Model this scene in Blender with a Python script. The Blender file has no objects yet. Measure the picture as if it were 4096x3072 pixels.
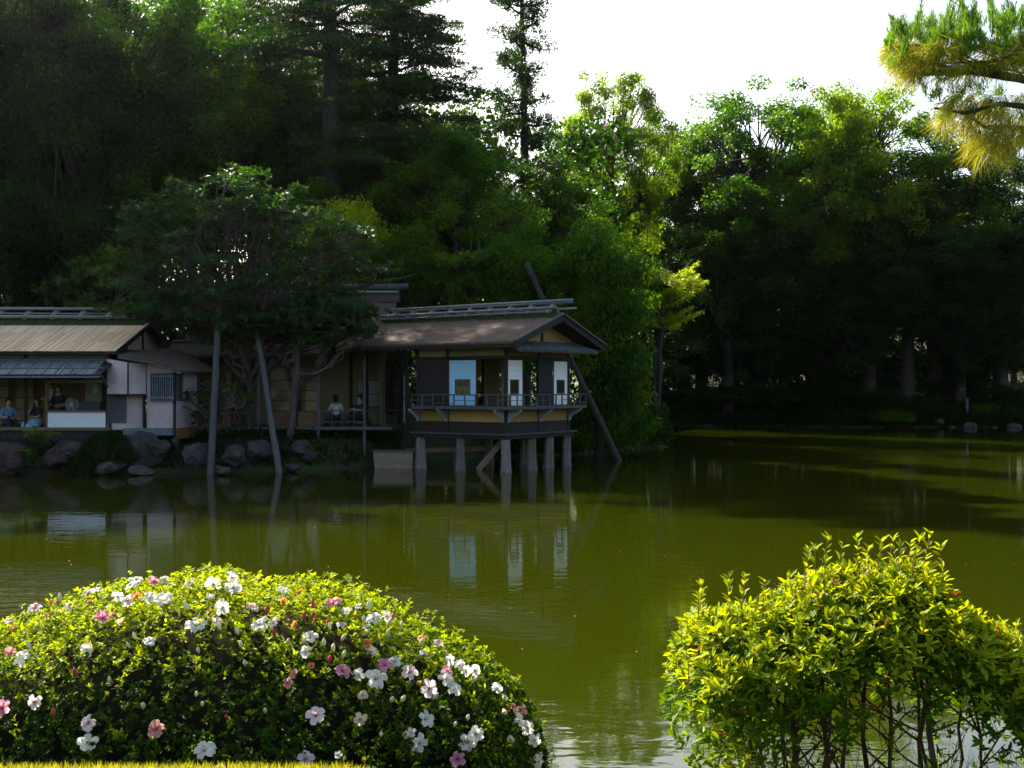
import bpy, bmesh, math, random
import numpy as np
from mathutils import Vector, Matrix, Quaternion

# ------------------------------------------------------------------ camera, sky, sun, exposure
scene = bpy.context.scene
CAM_Z = 2.87          # eye height above the pond surface (z = 0)
FPX = 1200.0          # focal length in pixels of a 1024 px wide frame
cam_data = bpy.data.cameras.new('camera')
cam_data.sensor_width = 36.0
cam_data.lens = FPX / 1024.0 * 36.0
cam_data.shift_y = 2.0 / 1024.0
cam_data.clip_start = 0.05
cam_data.clip_end = 5000.0
cam = bpy.data.objects.new('camera', cam_data)
scene.collection.objects.link(cam)
cam.location = (0, 0, CAM_Z)
cam.rotation_euler = (math.radians(90), 0, 0)
scene.camera = cam

SUN_ELEV = 36.0
SUN_AZ = -31.0        # degrees to the left of the view direction (+Y); the sun stands in front of the camera
world = bpy.data.worlds.new('World')
scene.world = world
world.use_nodes = True
wn = world.node_tree
wn.nodes.clear()
w_out = wn.nodes.new('ShaderNodeOutputWorld')
w_bg = wn.nodes.new('ShaderNodeBackground')
w_sky = wn.nodes.new('ShaderNodeTexSky')
w_sky.sky_type = 'NISHITA'
w_sky.sun_disc = False
w_sky.sun_elevation = math.radians(SUN_ELEV)
w_sky.sun_rotation = math.radians(SUN_AZ)
w_sky.air_density = 1.0
w_sky.dust_density = 4.0
w_sky.ozone_density = 1.0
w_bg.inputs['Strength'].default_value = 0.085
wn.links.new(w_sky.outputs[0], w_bg.inputs['Color'])
wn.links.new(w_bg.outputs[0], w_out.inputs['Surface'])

sun_data = bpy.data.lights.new('sun', 'SUN')
sun_data.energy = 5.0
sun_data.angle = math.radians(0.53)
sun_data.color = (1.0, 0.93, 0.80)
sun = bpy.data.objects.new('sun', sun_data)
scene.collection.objects.link(sun)
_e, _a = math.radians(SUN_ELEV), math.radians(SUN_AZ)
SUN_DIR = Vector((math.sin(_a) * math.cos(_e), math.cos(_a) * math.cos(_e), math.sin(_e)))   # towards the sun
sun.rotation_euler = SUN_DIR.to_track_quat('Z', 'Y').to_euler()
sun.location = (-20, 30, 60)

scene.view_settings.view_transform = 'Standard'
scene.view_settings.look = 'None'
scene.view_settings.gamma = 1.0
scene.view_settings.use_curve_mapping = False
scene.view_settings.exposure = 2.1
scene.cycles.max_bounces = 6
scene.cycles.diffuse_bounces = 3
scene.cycles.glossy_bounces = 3
scene.cycles.transmission_bounces = 4
scene.cycles.transparent_max_bounces = 6
scene.cycles.use_denoising = True
scene.cycles.caustics_reflective = False
scene.cycles.caustics_refractive = False

# ------------------------------------------------------------------ helpers
COL = scene.collection

def at(px, py, Y):
    """world point that stands at depth Y and shows at pixel (px, py) of the 1024x768 frame"""
    return Vector(((px - 512.0) / FPX * Y, Y, CAM_Z + (386.0 - py) / FPX * Y))

def shore_y(py):
    return CAM_Z * FPX / (py - 386.0)

def tag(o, label=None, cat=None, group=None, kind=None):
    if label: o['label'] = label
    if cat: o['category'] = cat
    if group: o['group'] = group
    if kind: o['kind'] = kind
    return o

def empty(name, loc=(0, 0, 0), rz=0.0, parent=None):
    o = bpy.data.objects.new(name, None)
    o.empty_display_size = 0.2
    COL.objects.link(o)
    o.location = loc
    o.rotation_euler = (0, 0, rz)
    if parent: o.parent = parent
    return o

def link_mesh(name, me, mat=None, parent=None, loc=None):
    o = bpy.data.objects.new(name, me)
    COL.objects.link(o)
    if mat is not None and len(me.materials) == 0:
        me.materials.append(mat)
    if parent is not None: o.parent = parent
    if loc is not None: o.location = loc
    return o

def np_mesh(name, verts, facelists, smooth=False):
    """verts (N,3); facelists: list of (M,k) integer arrays"""
    me = bpy.data.meshes.new(name)
    verts = np.asarray(verts, dtype=np.float32)
    me.vertices.add(len(verts))
    me.vertices.foreach_set('co', verts.ravel())
    idx, starts, s = [], [], 0
    for f in facelists:
        f = np.asarray(f, dtype=np.int32)
        if len(f) == 0: continue
        k = f.shape[1]
        idx.append(f.ravel())
        starts.append(s + np.arange(len(f), dtype=np.int32) * k)
        s += f.size
    idx = np.concatenate(idx); starts = np.concatenate(starts)
    me.loops.add(len(idx))
    me.loops.foreach_set('vertex_index', idx)
    me.polygons.add(len(starts))
    me.polygons.foreach_set('loop_start', starts)
    if smooth:
        me.polygons.foreach_set('use_smooth', np.ones(len(starts), dtype=bool))
    me.update(calc_edges=True)
    me.validate()
    return me

class MB:
    """collects simple shapes; build() links them as one mesh object"""
    def __init__(s):
        s.v, s.f = [], []
    def add(s, vs, fs):
        b = len(s.v)
        s.v += [tuple(v) for v in vs]
        s.f += [tuple(b + i for i in f) for f in fs]
        return s
    def box(s, x0, x1, y0, y1, z0, z1):
        v = [(x0, y0, z0), (x1, y0, z0), (x1, y1, z0), (x0, y1, z0), (x0, y0, z1), (x1, y0, z1), (x1, y1, z1), (x0, y1, z1)]
        return s.add(v, [(0, 3, 2, 1), (4, 5, 6, 7), (0, 1, 5, 4), (1, 2, 6, 5), (2, 3, 7, 6), (3, 0, 4, 7)])
    def bar(s, a, b, w, h, up=(0, 0, 1)):
        """square bar from a to b, width w, height h"""
        a, b = Vector(a), Vector(b); d = (b - a).normalized(); up = Vector(up)
        if abs(d.dot(up)) > 0.98: up = Vector((0, 1, 0))
        r = d.cross(up).normalized() * (w / 2); u = r.cross(d).normalized() * (h / 2)
        v = [a - r - u, a + r - u, a + r + u, a - r + u, b - r - u, b + r - u, b + r + u, b - r + u]
        return s.add(v, [(0, 1, 2, 3), (7, 6, 5, 4), (0, 4, 5, 1), (1, 5, 6, 2), (2, 6, 7, 3), (3, 7, 4, 0)])
    def tube(s, pts, rad, n=8, caps=True):
        v, f = tube_np(np.array([tuple(p) for p in pts], float), np.array(rad if hasattr(rad, '__len__') else [rad] * len(pts), float), n)
        s.add(v.tolist(), f.tolist())
        if caps:
            b = len(s.v) - len(v)
            s.f.append(tuple(b + i for i in reversed(range(n))))
            s.f.append(tuple(b + len(v) - n + i for i in range(n)))
        return s
    def prism(s, quad, d):
        """a quad (4 points) given thickness by vector d"""
        q = [Vector(p) for p in quad]; d = Vector(d); n = len(q)
        v = q + [p + d for p in q]
        return s.add(v, [tuple(range(n)), tuple(reversed(range(n, 2 * n)))] + [(i, i + n, (i + 1) % n + n, (i + 1) % n) for i in range(n)])
    def mesh(s, name, bevel=0.0, smooth=False):
        bm = bmesh.new()
        vs = [bm.verts.new(v) for v in s.v]
        for f in s.f:
            try: bm.faces.new([vs[i] for i in f])
            except ValueError: pass
        bmesh.ops.recalc_face_normals(bm, faces=bm.faces)
        if bevel > 0:
            bmesh.ops.bevel(bm, geom=list(bm.edges), offset=bevel, segments=1, affect='EDGES', profile=0.5)
        if smooth:
            for f in bm.faces: f.smooth = True
        me = bpy.data.meshes.new(name); bm.to_mesh(me); bm.free()
        return me
    def build(s, name, mat, parent=None, bevel=0.0, smooth=False):
        return link_mesh(name, s.mesh(name, bevel, smooth), mat, parent)

def tube_np(P, R, n=6):
    P = np.asarray(P, float); R = np.asarray(R, float); m = len(P)
    T = np.gradient(P, axis=0); T /= np.linalg.norm(T, axis=1, keepdims=True) + 1e-9
    ref = np.array([0.0, 0.0, 1.0]) if abs(T[0][2]) < 0.9 else np.array([1.0, 0.0, 0.0])
    V = []
    a = np.linspace(0, 2 * np.pi, n, endpoint=False)
    for i in range(m):
        s = np.cross(T[i], ref); s /= np.linalg.norm(s) + 1e-9
        u = np.cross(s, T[i]); ref = u
        V.append(P[i] + R[i] * (np.cos(a)[:, None] * s + np.sin(a)[:, None] * u))
    V = np.concatenate(V)
    i = np.arange(m - 1)[:, None] * n; j = np.arange(n)[None, :]; k = (j + 1) % n
    F = np.stack([i + j, i + k, i + n + k, i + n + j], -1).reshape(-1, 4)
    return V, F

class NP:
    """numpy accumulator of tubes and leaves"""
    def __init__(s): s.v, s.q, s.t, s.n = [], [], [], 0
    def addq(s, v, q): s.v.append(v); s.q.append(q + s.n); s.n += len(v)
    def addt(s, v, t): s.v.append(v); s.t.append(t + s.n); s.n += len(v)
    def tube(s, P, R, n=6): s.addq(*tube_np(P, R, n))
    def leaves(s, *a, **k): s.addq(*leaf_np(*a, **k))
    def mesh(s, name, smooth=False):
        fl = []
        if s.q: fl.append(np.concatenate(s.q))
        if s.t: fl.append(np.concatenate(s.t))
        return np_mesh(name, np.concatenate(s.v), fl, smooth)

def unit(a): return a / (np.linalg.norm(a, axis=-1, keepdims=True) + 1e-9)

def leaf_np(P, A, N, L, W, fold=0.12, belly=0.45):
    """one diamond leaf per row: base P, axis A, normal N"""
    A = unit(A); S = unit(np.cross(A, N)); N = np.cross(S, A)
    n = len(P); L = np.broadcast_to(np.asarray(L, float), (n,))[:, None]; W = np.broadcast_to(np.asarray(W, float), (n,))[:, None]
    v = np.empty((n, 4, 3))
    v[:, 0] = P; v[:, 2] = P + A * L - N * L * fold
    m = P + A * L * belly + N * W * fold
    v[:, 1] = m + S * W * 0.5; v[:, 3] = m - S * W * 0.5
    return v.reshape(-1, 3), np.arange(n * 4).reshape(n, 4)

def leaf6_np(P, A, N, L, W, fold=0.25, curl=0.12):
    """near leaf: two quads folded on the midrib"""
    A = unit(A); S = unit(np.cross(A, N)); N = np.cross(S, A)
    n = len(P); L = np.broadcast_to(np.asarray(L, float), (n,))[:, None]; W = np.broadcast_to(np.asarray(W, float), (n,))[:, None]
    v = np.empty((n, 6, 3))
    v[:, 0] = P; v[:, 3] = P + A * L - N * L * curl
    for k, t, w in ((1, 0.36, 0.46), (2, 0.74, 0.36)):
        c = P + A * L * t - N * L * curl * t * t + N * W * fold * (0.8 if k == 1 else 0.6)
        v[:, k] = c + S * W * w
        v[:, 6 - k] = c - S * W * w
    b = np.arange(n)[:, None] * 6
    f = np.concatenate([b + np.array([[0, 3, 2, 1]]), b + np.array([[0, 5, 4, 3]])])
    return v.reshape(-1, 3), f

# ------------------------------------------------------------------ materials
MATS = {}
def _new(name):
    m = bpy.data.materials.new(name); m.use_nodes = True
    nt = m.node_tree; nt.nodes.clear()
    out = nt.nodes.new('ShaderNodeOutputMaterial')
    MATS[name] = m
    return m, nt, out

def ramp(nt, stops):
    r = nt.nodes.new('ShaderNodeValToRGB'); e = r.color_ramp.elements
    while len(e) < len(stops): e.new(0.5)
    for el, (p, c) in zip(e, stops):
        el.position = p; el.color = (c[0], c[1], c[2], 1)
    return r

def leafmat(name, dark, mid, light, trans=0.5, tcol=None, rough=0.5, spec=0.12):
    m, nt, out = _new(name); L = nt.links.new
    g = nt.nodes.new('ShaderNodeNewGeometry')
    oi = nt.nodes.new('ShaderNodeObjectInfo')
    r = ramp(nt, [(0.0, dark), (0.5, mid), (1.0, light)])
    nz = nt.nodes.new('ShaderNodeTexNoise'); nz.inputs['Scale'].default_value = 0.35; nz.inputs['Detail'].default_value = 2
    L(g.outputs['Position'], nz.inputs['Vector'])
    mx = nt.nodes.new('ShaderNodeMath'); mx.operation = 'MULTIPLY_ADD'
    mx.inputs[1].default_value = 0.55; L(g.outputs['Random Per Island'], mx.inputs[0])
    ma = nt.nodes.new('ShaderNodeMath'); ma.operation = 'MULTIPLY_ADD'; ma.inputs[1].default_value = 1.2; ma.inputs[2].default_value = -0.36
    L(nz.outputs['Fac'], ma.inputs[0]); L(ma.outputs[0], mx.inputs[2])
    L(mx.outputs[0], r.inputs['Fac'])
    p = nt.nodes.new('ShaderNodeBsdfPrincipled')
    p.inputs['Roughness'].default_value = rough; p.inputs['Specular IOR Level'].default_value = spec
    L(r.outputs['Color'], p.inputs['Base Color'])
    t = nt.nodes.new('ShaderNodeBsdfTranslucent')
    hm = nt.nodes.new('ShaderNodeMix'); hm.data_type = 'RGBA'; hm.blend_type = 'MULTIPLY'; hm.inputs['Factor'].default_value = 1.0
    L(r.outputs['Color'], hm.inputs['A']); tc = tcol or (1.75, 1.9, 0.18)
    hm.inputs['B'].default_value = (tc[0], tc[1], tc[2], 1)
    L(hm.outputs['Result'], t.inputs['Color'])
    ms = nt.nodes.new('ShaderNodeMixShader'); ms.inputs[0].default_value = trans
    L(p.outputs[0], ms.inputs[1]); L(t.outputs[0], ms.inputs[2]); L(ms.outputs[0], out.inputs['Surface'])
    return m

def surf(name, c1, c2, scale=4.0, rough=0.85, stretch=(1, 1, 1), bump=0.2, detail=6, spec=0.3, c3=None, spots=None, space='Object'):
    """noise-mottled surface; spots = (colour, scale, threshold) adds patches such as moss or lichen"""
    m, nt, out = _new(name); L = nt.links.new
    tc = nt.nodes.new('ShaderNodeTexCoord'); mp = nt.nodes.new('ShaderNodeMapping')
    mp.inputs['Scale'].default_value = stretch
    L(tc.outputs[space], mp.inputs['Vector'])
    n1 = nt.nodes.new('ShaderNodeTexNoise'); n1.inputs['Scale'].default_value = scale; n1.inputs['Detail'].default_value = detail; n1.inputs['Roughness'].default_value = 0.65
    L(mp.outputs[0], n1.inputs['Vector'])
    r = ramp(nt, [(0.3, c1), (0.7, c2)] if c3 is None else [(0.25, c1), (0.5, c2), (0.75, c3)])
    L(n1.outputs['Fac'], r.inputs['Fac'])
    col = r.outputs['Color']
    oi = nt.nodes.new('ShaderNodeObjectInfo')
    hv = nt.nodes.new('ShaderNodeHueSaturation')
    mr = nt.nodes.new('ShaderNodeMapRange'); mr.inputs['To Min'].default_value = 0.8; mr.inputs['To Max'].default_value = 1.2
    L(oi.outputs['Random'], mr.inputs['Value']); L(mr.outputs[0], hv.inputs['Value']); L(col, hv.inputs['Color']); col = hv.outputs[0]
    if spots:
        n2 = nt.nodes.new('ShaderNodeTexNoise'); n2.inputs['Scale'].default_value = spots[1]; n2.inputs['Detail'].default_value = 5
        L(tc.outputs[space], n2.inputs['Vector'])
        r2 = ramp(nt, [(spots[2], (0, 0, 0)), (min(1, spots[2] + 0.1), (1, 1, 1))]); L(n2.outputs['Fac'], r2.inputs['Fac'])
        mx = nt.nodes.new('ShaderNodeMix'); mx.data_type = 'RGBA'
        L(r2.outputs['Color'], mx.inputs['Factor']); L(col, mx.inputs['A']); mx.inputs['B'].default_value = (*spots[0], 1)
        col = mx.outputs['Result']
    p = nt.nodes.new('ShaderNodeBsdfPrincipled'); p.inputs['Roughness'].default_value = rough; p.inputs['Specular IOR Level'].default_value = spec
    L(col, p.inputs['Base Color'])
    if bump > 0:
        b = nt.nodes.new('ShaderNodeBump'); b.inputs['Strength'].default_value = min(1.0, bump); b.inputs['Distance'].default_value = 0.05
        L(n1.outputs['Fac'], b.inputs['Height']); L(b.outputs[0], p.inputs['Normal'])
    L(p.outputs[0], out.inputs['Surface'])
    return m

leafmat('leaf_green', (0.010, 0.034, 0.002), (0.032, 0.085, 0.004), (0.125, 0.205, 0.007))
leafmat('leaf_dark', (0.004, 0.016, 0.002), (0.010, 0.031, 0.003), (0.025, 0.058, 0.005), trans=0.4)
leafmat('leaf_fresh', (0.050, 0.085, 0.005), (0.100, 0.155, 0.008), (0.200, 0.270, 0.010), trans=0.58)
leafmat('leaf_golden', (0.150, 0.205, 0.005), (0.250, 0.310, 0.007), (0.370, 0.400, 0.010), trans=0.5, tcol=(1.45, 1.5, 0.2))
leafmat('leaf_conifer', (0.006, 0.022, 0.005), (0.014, 0.042, 0.008), (0.034, 0.078, 0.010), trans=0.3)
leafmat('leaf_leathery', (0.014, 0.042, 0.012), (0.028, 0.072, 0.020), (0.055, 0.110, 0.032), trans=0.3, rough=0.5, spec=0.1)
leafmat('leaf_azalea', (0.006, 0.021, 0.001), (0.017, 0.047, 0.002), (0.055, 0.105, 0.004), trans=0.45, tcol=(2.1, 1.8, 0.2), rough=0.55)  # darkened so the mound's front carries its shade in the colour
leafmat('leaf_bush', (0.055, 0.105, 0.003), (0.150, 0.215, 0.005), (0.340, 0.370, 0.008), trans=0.38, tcol=(2.0, 1.7, 0.10), rough=0.55, spec=0.06)
leafmat('leaf_azalea_lit', (0.060, 0.110, 0.003), (0.130, 0.190, 0.005), (0.260, 0.310, 0.008), trans=0.5, tcol=(1.9, 1.7, 0.15), rough=0.55)  # lighter azalea leaf, paints sunlight on the top of the mound
leafmat('leaf_bush_shade', (0.022, 0.060, 0.003), (0.052, 0.110, 0.004), (0.110, 0.180, 0.006), trans=0.36, tcol=(1.9, 1.75, 0.12), rough=0.55, spec=0.08)  # darker bush leaf, paints shade inside and below the crown
leafmat('leaf_dry', (0.090, 0.030, 0.008), (0.160, 0.060, 0.012), (0.220, 0.110, 0.020), trans=0.4, tcol=(1.4, 1.1, 0.5))
leafmat('leaf_fern', (0.040, 0.090, 0.012), (0.070, 0.140, 0.018), (0.120, 0.200, 0.025), trans=0.45)
leafmat('leaf_grass', (0.080, 0.100, 0.010), (0.150, 0.170, 0.018), (0.260, 0.240, 0.040), trans=0.5, tcol=(1.6, 1.4, 0.3))
leafmat('needle_old', (0.110, 0.135, 0.008), (0.210, 0.225, 0.012), (0.350, 0.330, 0.030), trans=0.35, tcol=(1.5, 1.3, 0.4))
leafmat('needle_new', (0.060, 0.130, 0.015), (0.100, 0.200, 0.020), (0.150, 0.270, 0.030), trans=0.35, tcol=(1.5, 1.4, 0.4))
surf('bark', (0.018, 0.014, 0.010), (0.048, 0.039, 0.030), scale=3, stretch=(4, 4, 0.8), bump=0.6, spots=((0.06, 0.075, 0.04), 2.0, 0.6))
surf('bark_pale', (0.075, 0.058, 0.048), (0.160, 0.125, 0.105), scale=4, stretch=(3, 3, 1), bump=0.5)
surf('bark_red', (0.090, 0.040, 0.022), (0.200, 0.095, 0.055), scale=4, stretch=(3, 3, 1), bump=0.5)
surf('stem', (0.035, 0.020, 0.010), (0.100, 0.058, 0.028), scale=20, stretch=(3, 3, 1), bump=0.4)
# ------------------------------------------------------------------ ground, pond
def shoreline(x):
    """depth Y at which the far bank meets the water"""
    return np.interp(x, [-200, -30, -16, -12, -8, -6.0, -4.5, -2, 2.2, 4.5, 6.2, 7.6, 8.3, 9.5, 14, 22, 40, 200],
                     [38.6, 38.6, 38.9, 39.3, 40.2, 41.5, 43.5, 47, 49.5, 53, 55, 57.5, 66, 84, 85.5, 83.5, 83, 83])

def ground_h(x, y):
    x = np.asarray(x, float); y = np.asarray(y, float)
    d = y - shoreline(x)
    far = np.where(d < 0, np.maximum(-0.9, d * 0.5), np.where(d < 1.6, d * 0.62, 1.0 + (d - 1.6) * 0.03))
    hs = np.interp(x, [2, 7], [30.0, 15.0]); far = np.where(d > hs, 1.0 + (hs - 1.6) * 0.03 + (d - hs) * 0.36, far)
    far = np.minimum(far, 9.0)
    near = np.interp(y, [-50, 0, 4.35, 4.75, 6.6, 8.5], [1.53, 1.50, 1.475, 1.33, -0.25, -0.9])
    dip = np.interp(x, [-0.6, 0.2], [0.0, 0.16]) * np.interp(y, [2.5, 4.0], [0, 1])
    near = near - dip
    return np.where(y < 9, near, far)

def axis(segs):
    out = []
    for a, b, st in segs: out.append(np.arange(a, b, st))
    return np.unique(np.round(np.concatenate(out), 3))

gx = axis([(-2400, -200, 400), (-200, -40, 16), (-40, 40.1, 0.8), (48, 200, 16), (200, 2401, 400)])
gy = axis([(-400, -20, 95), (-20, 2, 2), (2, 9, 0.2), (9, 36, 3), (36, 56, 0.5), (56, 100, 1.0), (100, 200, 10), (200, 3001, 400)])
GX, GY = np.meshgrid(gx, gy)
GZ = ground_h(GX, GY)
rng = np.random.default_rng(1)
GZ = GZ + np.where((GY > 9), 0.10 * np.sin(GX * 1.3 + GY * 0.7) * np.sin(GY * 0.9 - GX * 0.4), 0.012 * np.sin(GX * 7) * np.sin(GY * 9))
nx, ny = len(gx), len(gy)
ii, jj = np.meshgrid(np.arange(nx - 1), np.arange(ny - 1))
a = (jj * nx + ii).ravel()
ground_me = np_mesh('ground', np.stack([GX.ravel(), GY.ravel(), GZ.ravel()], 1), [np.stack([a, a + 1, a + nx + 1, a + nx], 1)], smooth=True)
surf('soil', (0.020, 0.016, 0.010), (0.050, 0.042, 0.024), scale=1.2, bump=0.5, spots=((0.022, 0.045, 0.008), 0.6, 0.42), space='Object')
ground = link_mesh('ground', ground_me, MATS['soil'])
tag(ground, kind='structure')

# water: murky olive body with a smooth, faintly rippled surface
m, nt, out = _new('pond_water'); L = nt.links.new
tc = nt.nodes.new('ShaderNodeTexCoord')
def wnoise(scale, sx, sy, detail=2, dist=0.0):
    mp = nt.nodes.new('ShaderNodeMapping'); mp.inputs['Scale'].default_value = (sx, sy, 1)
    L(tc.outputs['Object'], mp.inputs['Vector'])
    n = nt.nodes.new('ShaderNodeTexNoise'); n.inputs['Scale'].default_value = scale; n.inputs['Detail'].default_value = detail; n.inputs['Distortion'].default_value = dist
    L(mp.outputs[0], n.inputs['Vector']); return n
n1 = wnoise(1.6, 0.8, 1.6, 2, 0.4); n2 = wnoise(6.0, 0.7, 1.5, 2, 0.3); n3 = wnoise(0.16, 1, 1, 3)
pm = ramp(nt, [(0.35, (0.25, 0.25, 0.25)), (0.65, (1, 1, 1))]); L(n3.outputs['Fac'], pm.inputs['Fac'])
s2 = nt.nodes.new('ShaderNodeMath'); s2.operation = 'MULTIPLY'; s2.inputs[1].default_value = 0.25; L(n2.outputs['Fac'], s2.inputs[0])
sm = nt.nodes.new('ShaderNodeMath'); sm.operation = 'ADD'; L(n1.outputs['Fac'], sm.inputs[0]); L(s2.outputs[0], sm.inputs[1])
s3 = nt.nodes.new('ShaderNodeMath'); s3.operation = 'MULTIPLY'; L(sm.outputs[0], s3.inputs[0]); L(pm.outputs['Color'], s3.inputs[1])
bp = nt.nodes.new('ShaderNodeBump'); bp.inputs['Strength'].default_value = 0.11; bp.inputs['Distance'].default_value = 0.05
L(s3.outputs[0], bp.inputs['Height'])
p = nt.nodes.new('ShaderNodeBsdfPrincipled')
p.inputs['Base Color'].default_value = (0.0155, 0.020, 0.0004, 1); p.inputs['Roughness'].default_value = 0.03; p.inputs['IOR'].default_value = 1.333
p.inputs['Specular IOR Level'].default_value = 0.5
L(bp.outputs[0], p.inputs['Normal']); L(p.outputs[0], out.inputs['Surface'])
wx = np.array([-200, 200.0]); 
water = link_mesh('pond_water', np_mesh('pond_water', [(-200, 4.8, 0), (200, 4.8, 0), (200, 110, 0), (-200, 110, 0)], [np.array([[0, 1, 2, 3]])]), MATS['pond_water'])
tag(water, kind='structure')
# ------------------------------------------------------------------ trees
def bez(a, b, c, n=6):
    t = np.linspace(0, 1, n)[:, None]
    return (1 - t) ** 2 * a + 2 * t * (1 - t) * b + t * t * c

def in_ellipsoid(rng, n, shell=0.45):
    d = unit(rng.normal(size=(n, 3)))
    r = (shell + (1 - shell) * rng.random(n)) ** 0.8
    return d * r[:, None]

def clump_leaves(rng, acc, C, R, n, L, W, flat=0.7, up=0.5, droop=0.2):
    """scatter n leaves round every centre C (k,3), clump radius R (k,)"""
    k = len(C); P = unit(rng.normal(size=(k * n, 3))) * (rng.random((k * n, 1)) ** 0.33)
    P[:, 2] *= flat
    out = unit(P + 1e-6)
    P = np.repeat(C, n, 0) + P * np.repeat(R, n)[:, None]
    A = out * 0.7 + rng.normal(size=P.shape) * 0.6; A[:, 2] -= droop
    N = rng.normal(size=P.shape) * 0.6 + out * 0.4; N[:, 2] += up
    s = 0.65 + 0.7 * rng.random(len(P))
    acc.leaves(P, A, N, L * s, W * s)

def gen_broad(name, seed, H, r0, base, rx, rz_c=0.56, nlimb=11, nclump=230, nper=260, L=0.17, W=0.10, cr=(0.7, 1.35), flat=0.7, up=0.5, droop=0.2, shell=0.45, lean=0.5, ry=None):
    rng = np.random.default_rng(seed)
    ry = ry or rx
    zc = base + (H - base) * rz_c - 0.02 * H; rzz = (H - base) * 0.5
    zc = base + rzz
    # billowing crown: leaf clumps sit on the upper skin of a dozen or so rounded lobes
    nl_ = max(8, nclump // 12)
    LC = in_ellipsoid(rng, nl_, shell); LC[0] = (0.1, 0, 0.80); LC[1] = (-0.3, 0.1, 0.6)
    LR = rng.uniform(0.30, 0.50, nl_)
    wh = rng.choice(nl_, nclump, p=LR ** 2 / (LR ** 2).sum())
    S = unit(rng.normal(size=(nclump, 3)) + np.array([0, 0, 0.45]))
    U = LC[wh] * 0.70 + S * (LR[wh] * rng.uniform(0.75, 1.0, nclump))[:, None]
    C = U * np.array([rx, ry, rzz]) + np.array([0, 0, zc])
    R = rng.uniform(cr[0], cr[1], nclump)
    wood = NP(); crown = NP()
    tx = np.linspace(0, 1, 9); top = H * 0.86
    ph = rng.random(2) * 6
    TP = np.stack([lean * tx * np.sin(tx * 3 + ph[0]), lean * tx * np.cos(tx * 2.6 + ph[1]), tx * top], 1)
    TP[:, :2] -= TP[0, :2]
    TR = r0 * (1 - tx) ** 0.8 + 0.03; TR[0] *= 1.35
    wood.tube(TP, TR, 9)
    def tr(z): return np.array([np.interp(z, TP[:, 2], TP[:, 0]), np.interp(z, TP[:, 2], TP[:, 1]), z])
    ends = C[rng.choice(nclump, nlimb, replace=False)]
    lab = ((C[:, None] - ends[None]) ** 2).sum(-1).argmin(1)
    for i, e in enumerate(ends):
        dist = np.hypot(e[0], e[1]); z0 = max(base * 0.75, min(top * 0.9, e[2] - dist * rng.uniform(0.5, 1.0)))
        a = tr(z0); mid = a * 0.5 + e * 0.5 + np.array([0, 0, rng.uniform(-0.3, 0.5)]) + rng.normal(size=3) * 0.35
        path = bez(a, mid, e, 8); path[1:-1] += rng.normal(size=(6, 3)) * 0.10
        rr = np.linspace(r0 * rng.uniform(0.28, 0.5), 0.04, 8)
        wood.tube(path, rr, 6)
        for c in C[lab == i]:
            s = path[rng.integers(2, 7)]
            p2 = bez(s, s * 0.4 + c * 0.6 + rng.normal(size=3) * 0.3, c, 5)
            wood.tube(p2, np.linspace(0.06, 0.015, 5), 4)
    clump_leaves(rng, crown, C, R, nper, L, W, flat, up, droop)
    return wood.mesh(name + '_trunk', True), crown.mesh(name + '_crown')

def gen_maple(name, seed, H, r0, rx, nlay=33, nper=420, L=0.15, W=0.09, tmin=0.35, lift=(0.0, 0.35)):
    """small tree of flat fanned sprays"""
    rng = np.random.default_rng(seed)
    wood = NP(); crown = NP()
    forks = 3
    for f in range(forks):
        ang = rng.random() * 6.28
        e = np.array([math.cos(ang) * rx * 0.25, math.sin(ang) * rx * 0.25, H * 0.8])
        path = bez(np.zeros(3), np.array([e[0] * 0.2, e[1] * 0.2, H * 0.45]), e, 8); path[1:-1] += rng.normal(size=(6, 3)) * 0.06
        wood.tube(path, np.linspace(r0, 0.03, 8), 7)
        for i in range(nlay // forks):
            t = rng.uniform(tmin, 1.0); s = path[int(t * 7)]
            a = rng.random() * 6.28; d = rx * rng.uniform(0.45, 1.0) * (1.2 - 0.5 * t)
            c = s + np.array([math.cos(a) * d, math.sin(a) * d, rng.uniform(*lift) * d])
            br = bez(s, (s + c) / 2 + np.array([0, 0, -0.1 * d]), c, 6); wood.tube(br, np.linspace(0.045, 0.012, 6), 4)
            n = nper; w = d * 0.42
            q = rng.random(n); lat = rng.normal(size=n) * w * 0.5 * (1.15 - q)
            dirv = unit((c - s) * np.array([1, 1, 0.6])); side = np.array([-dirv[1], dirv[0], 0])
            base = s + (c - s) * 0.35
            P = base + dirv * (q * np.linalg.norm(c - base) * 1.15)[:, None] + side * lat[:, None]
            P[:, 2] += rng.normal(size=n) * 0.05 - np.abs(lat) * 0.18
            A = dirv + side * (np.sign(lat) * 0.8)[:, None] + rng.normal(size=P.shape) * 0.4; A[:, 2] -= 0.25
            N = rng.normal(size=P.shape) * 0.35; N[:, 2] += 1
            sc = rng.uniform(0.6, 1.3, n)
            crown.leaves(P, A, N, L * sc, W * sc)
    return wood.mesh(name + '_trunk', True), crown.mesh(name + '_crown')

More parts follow.
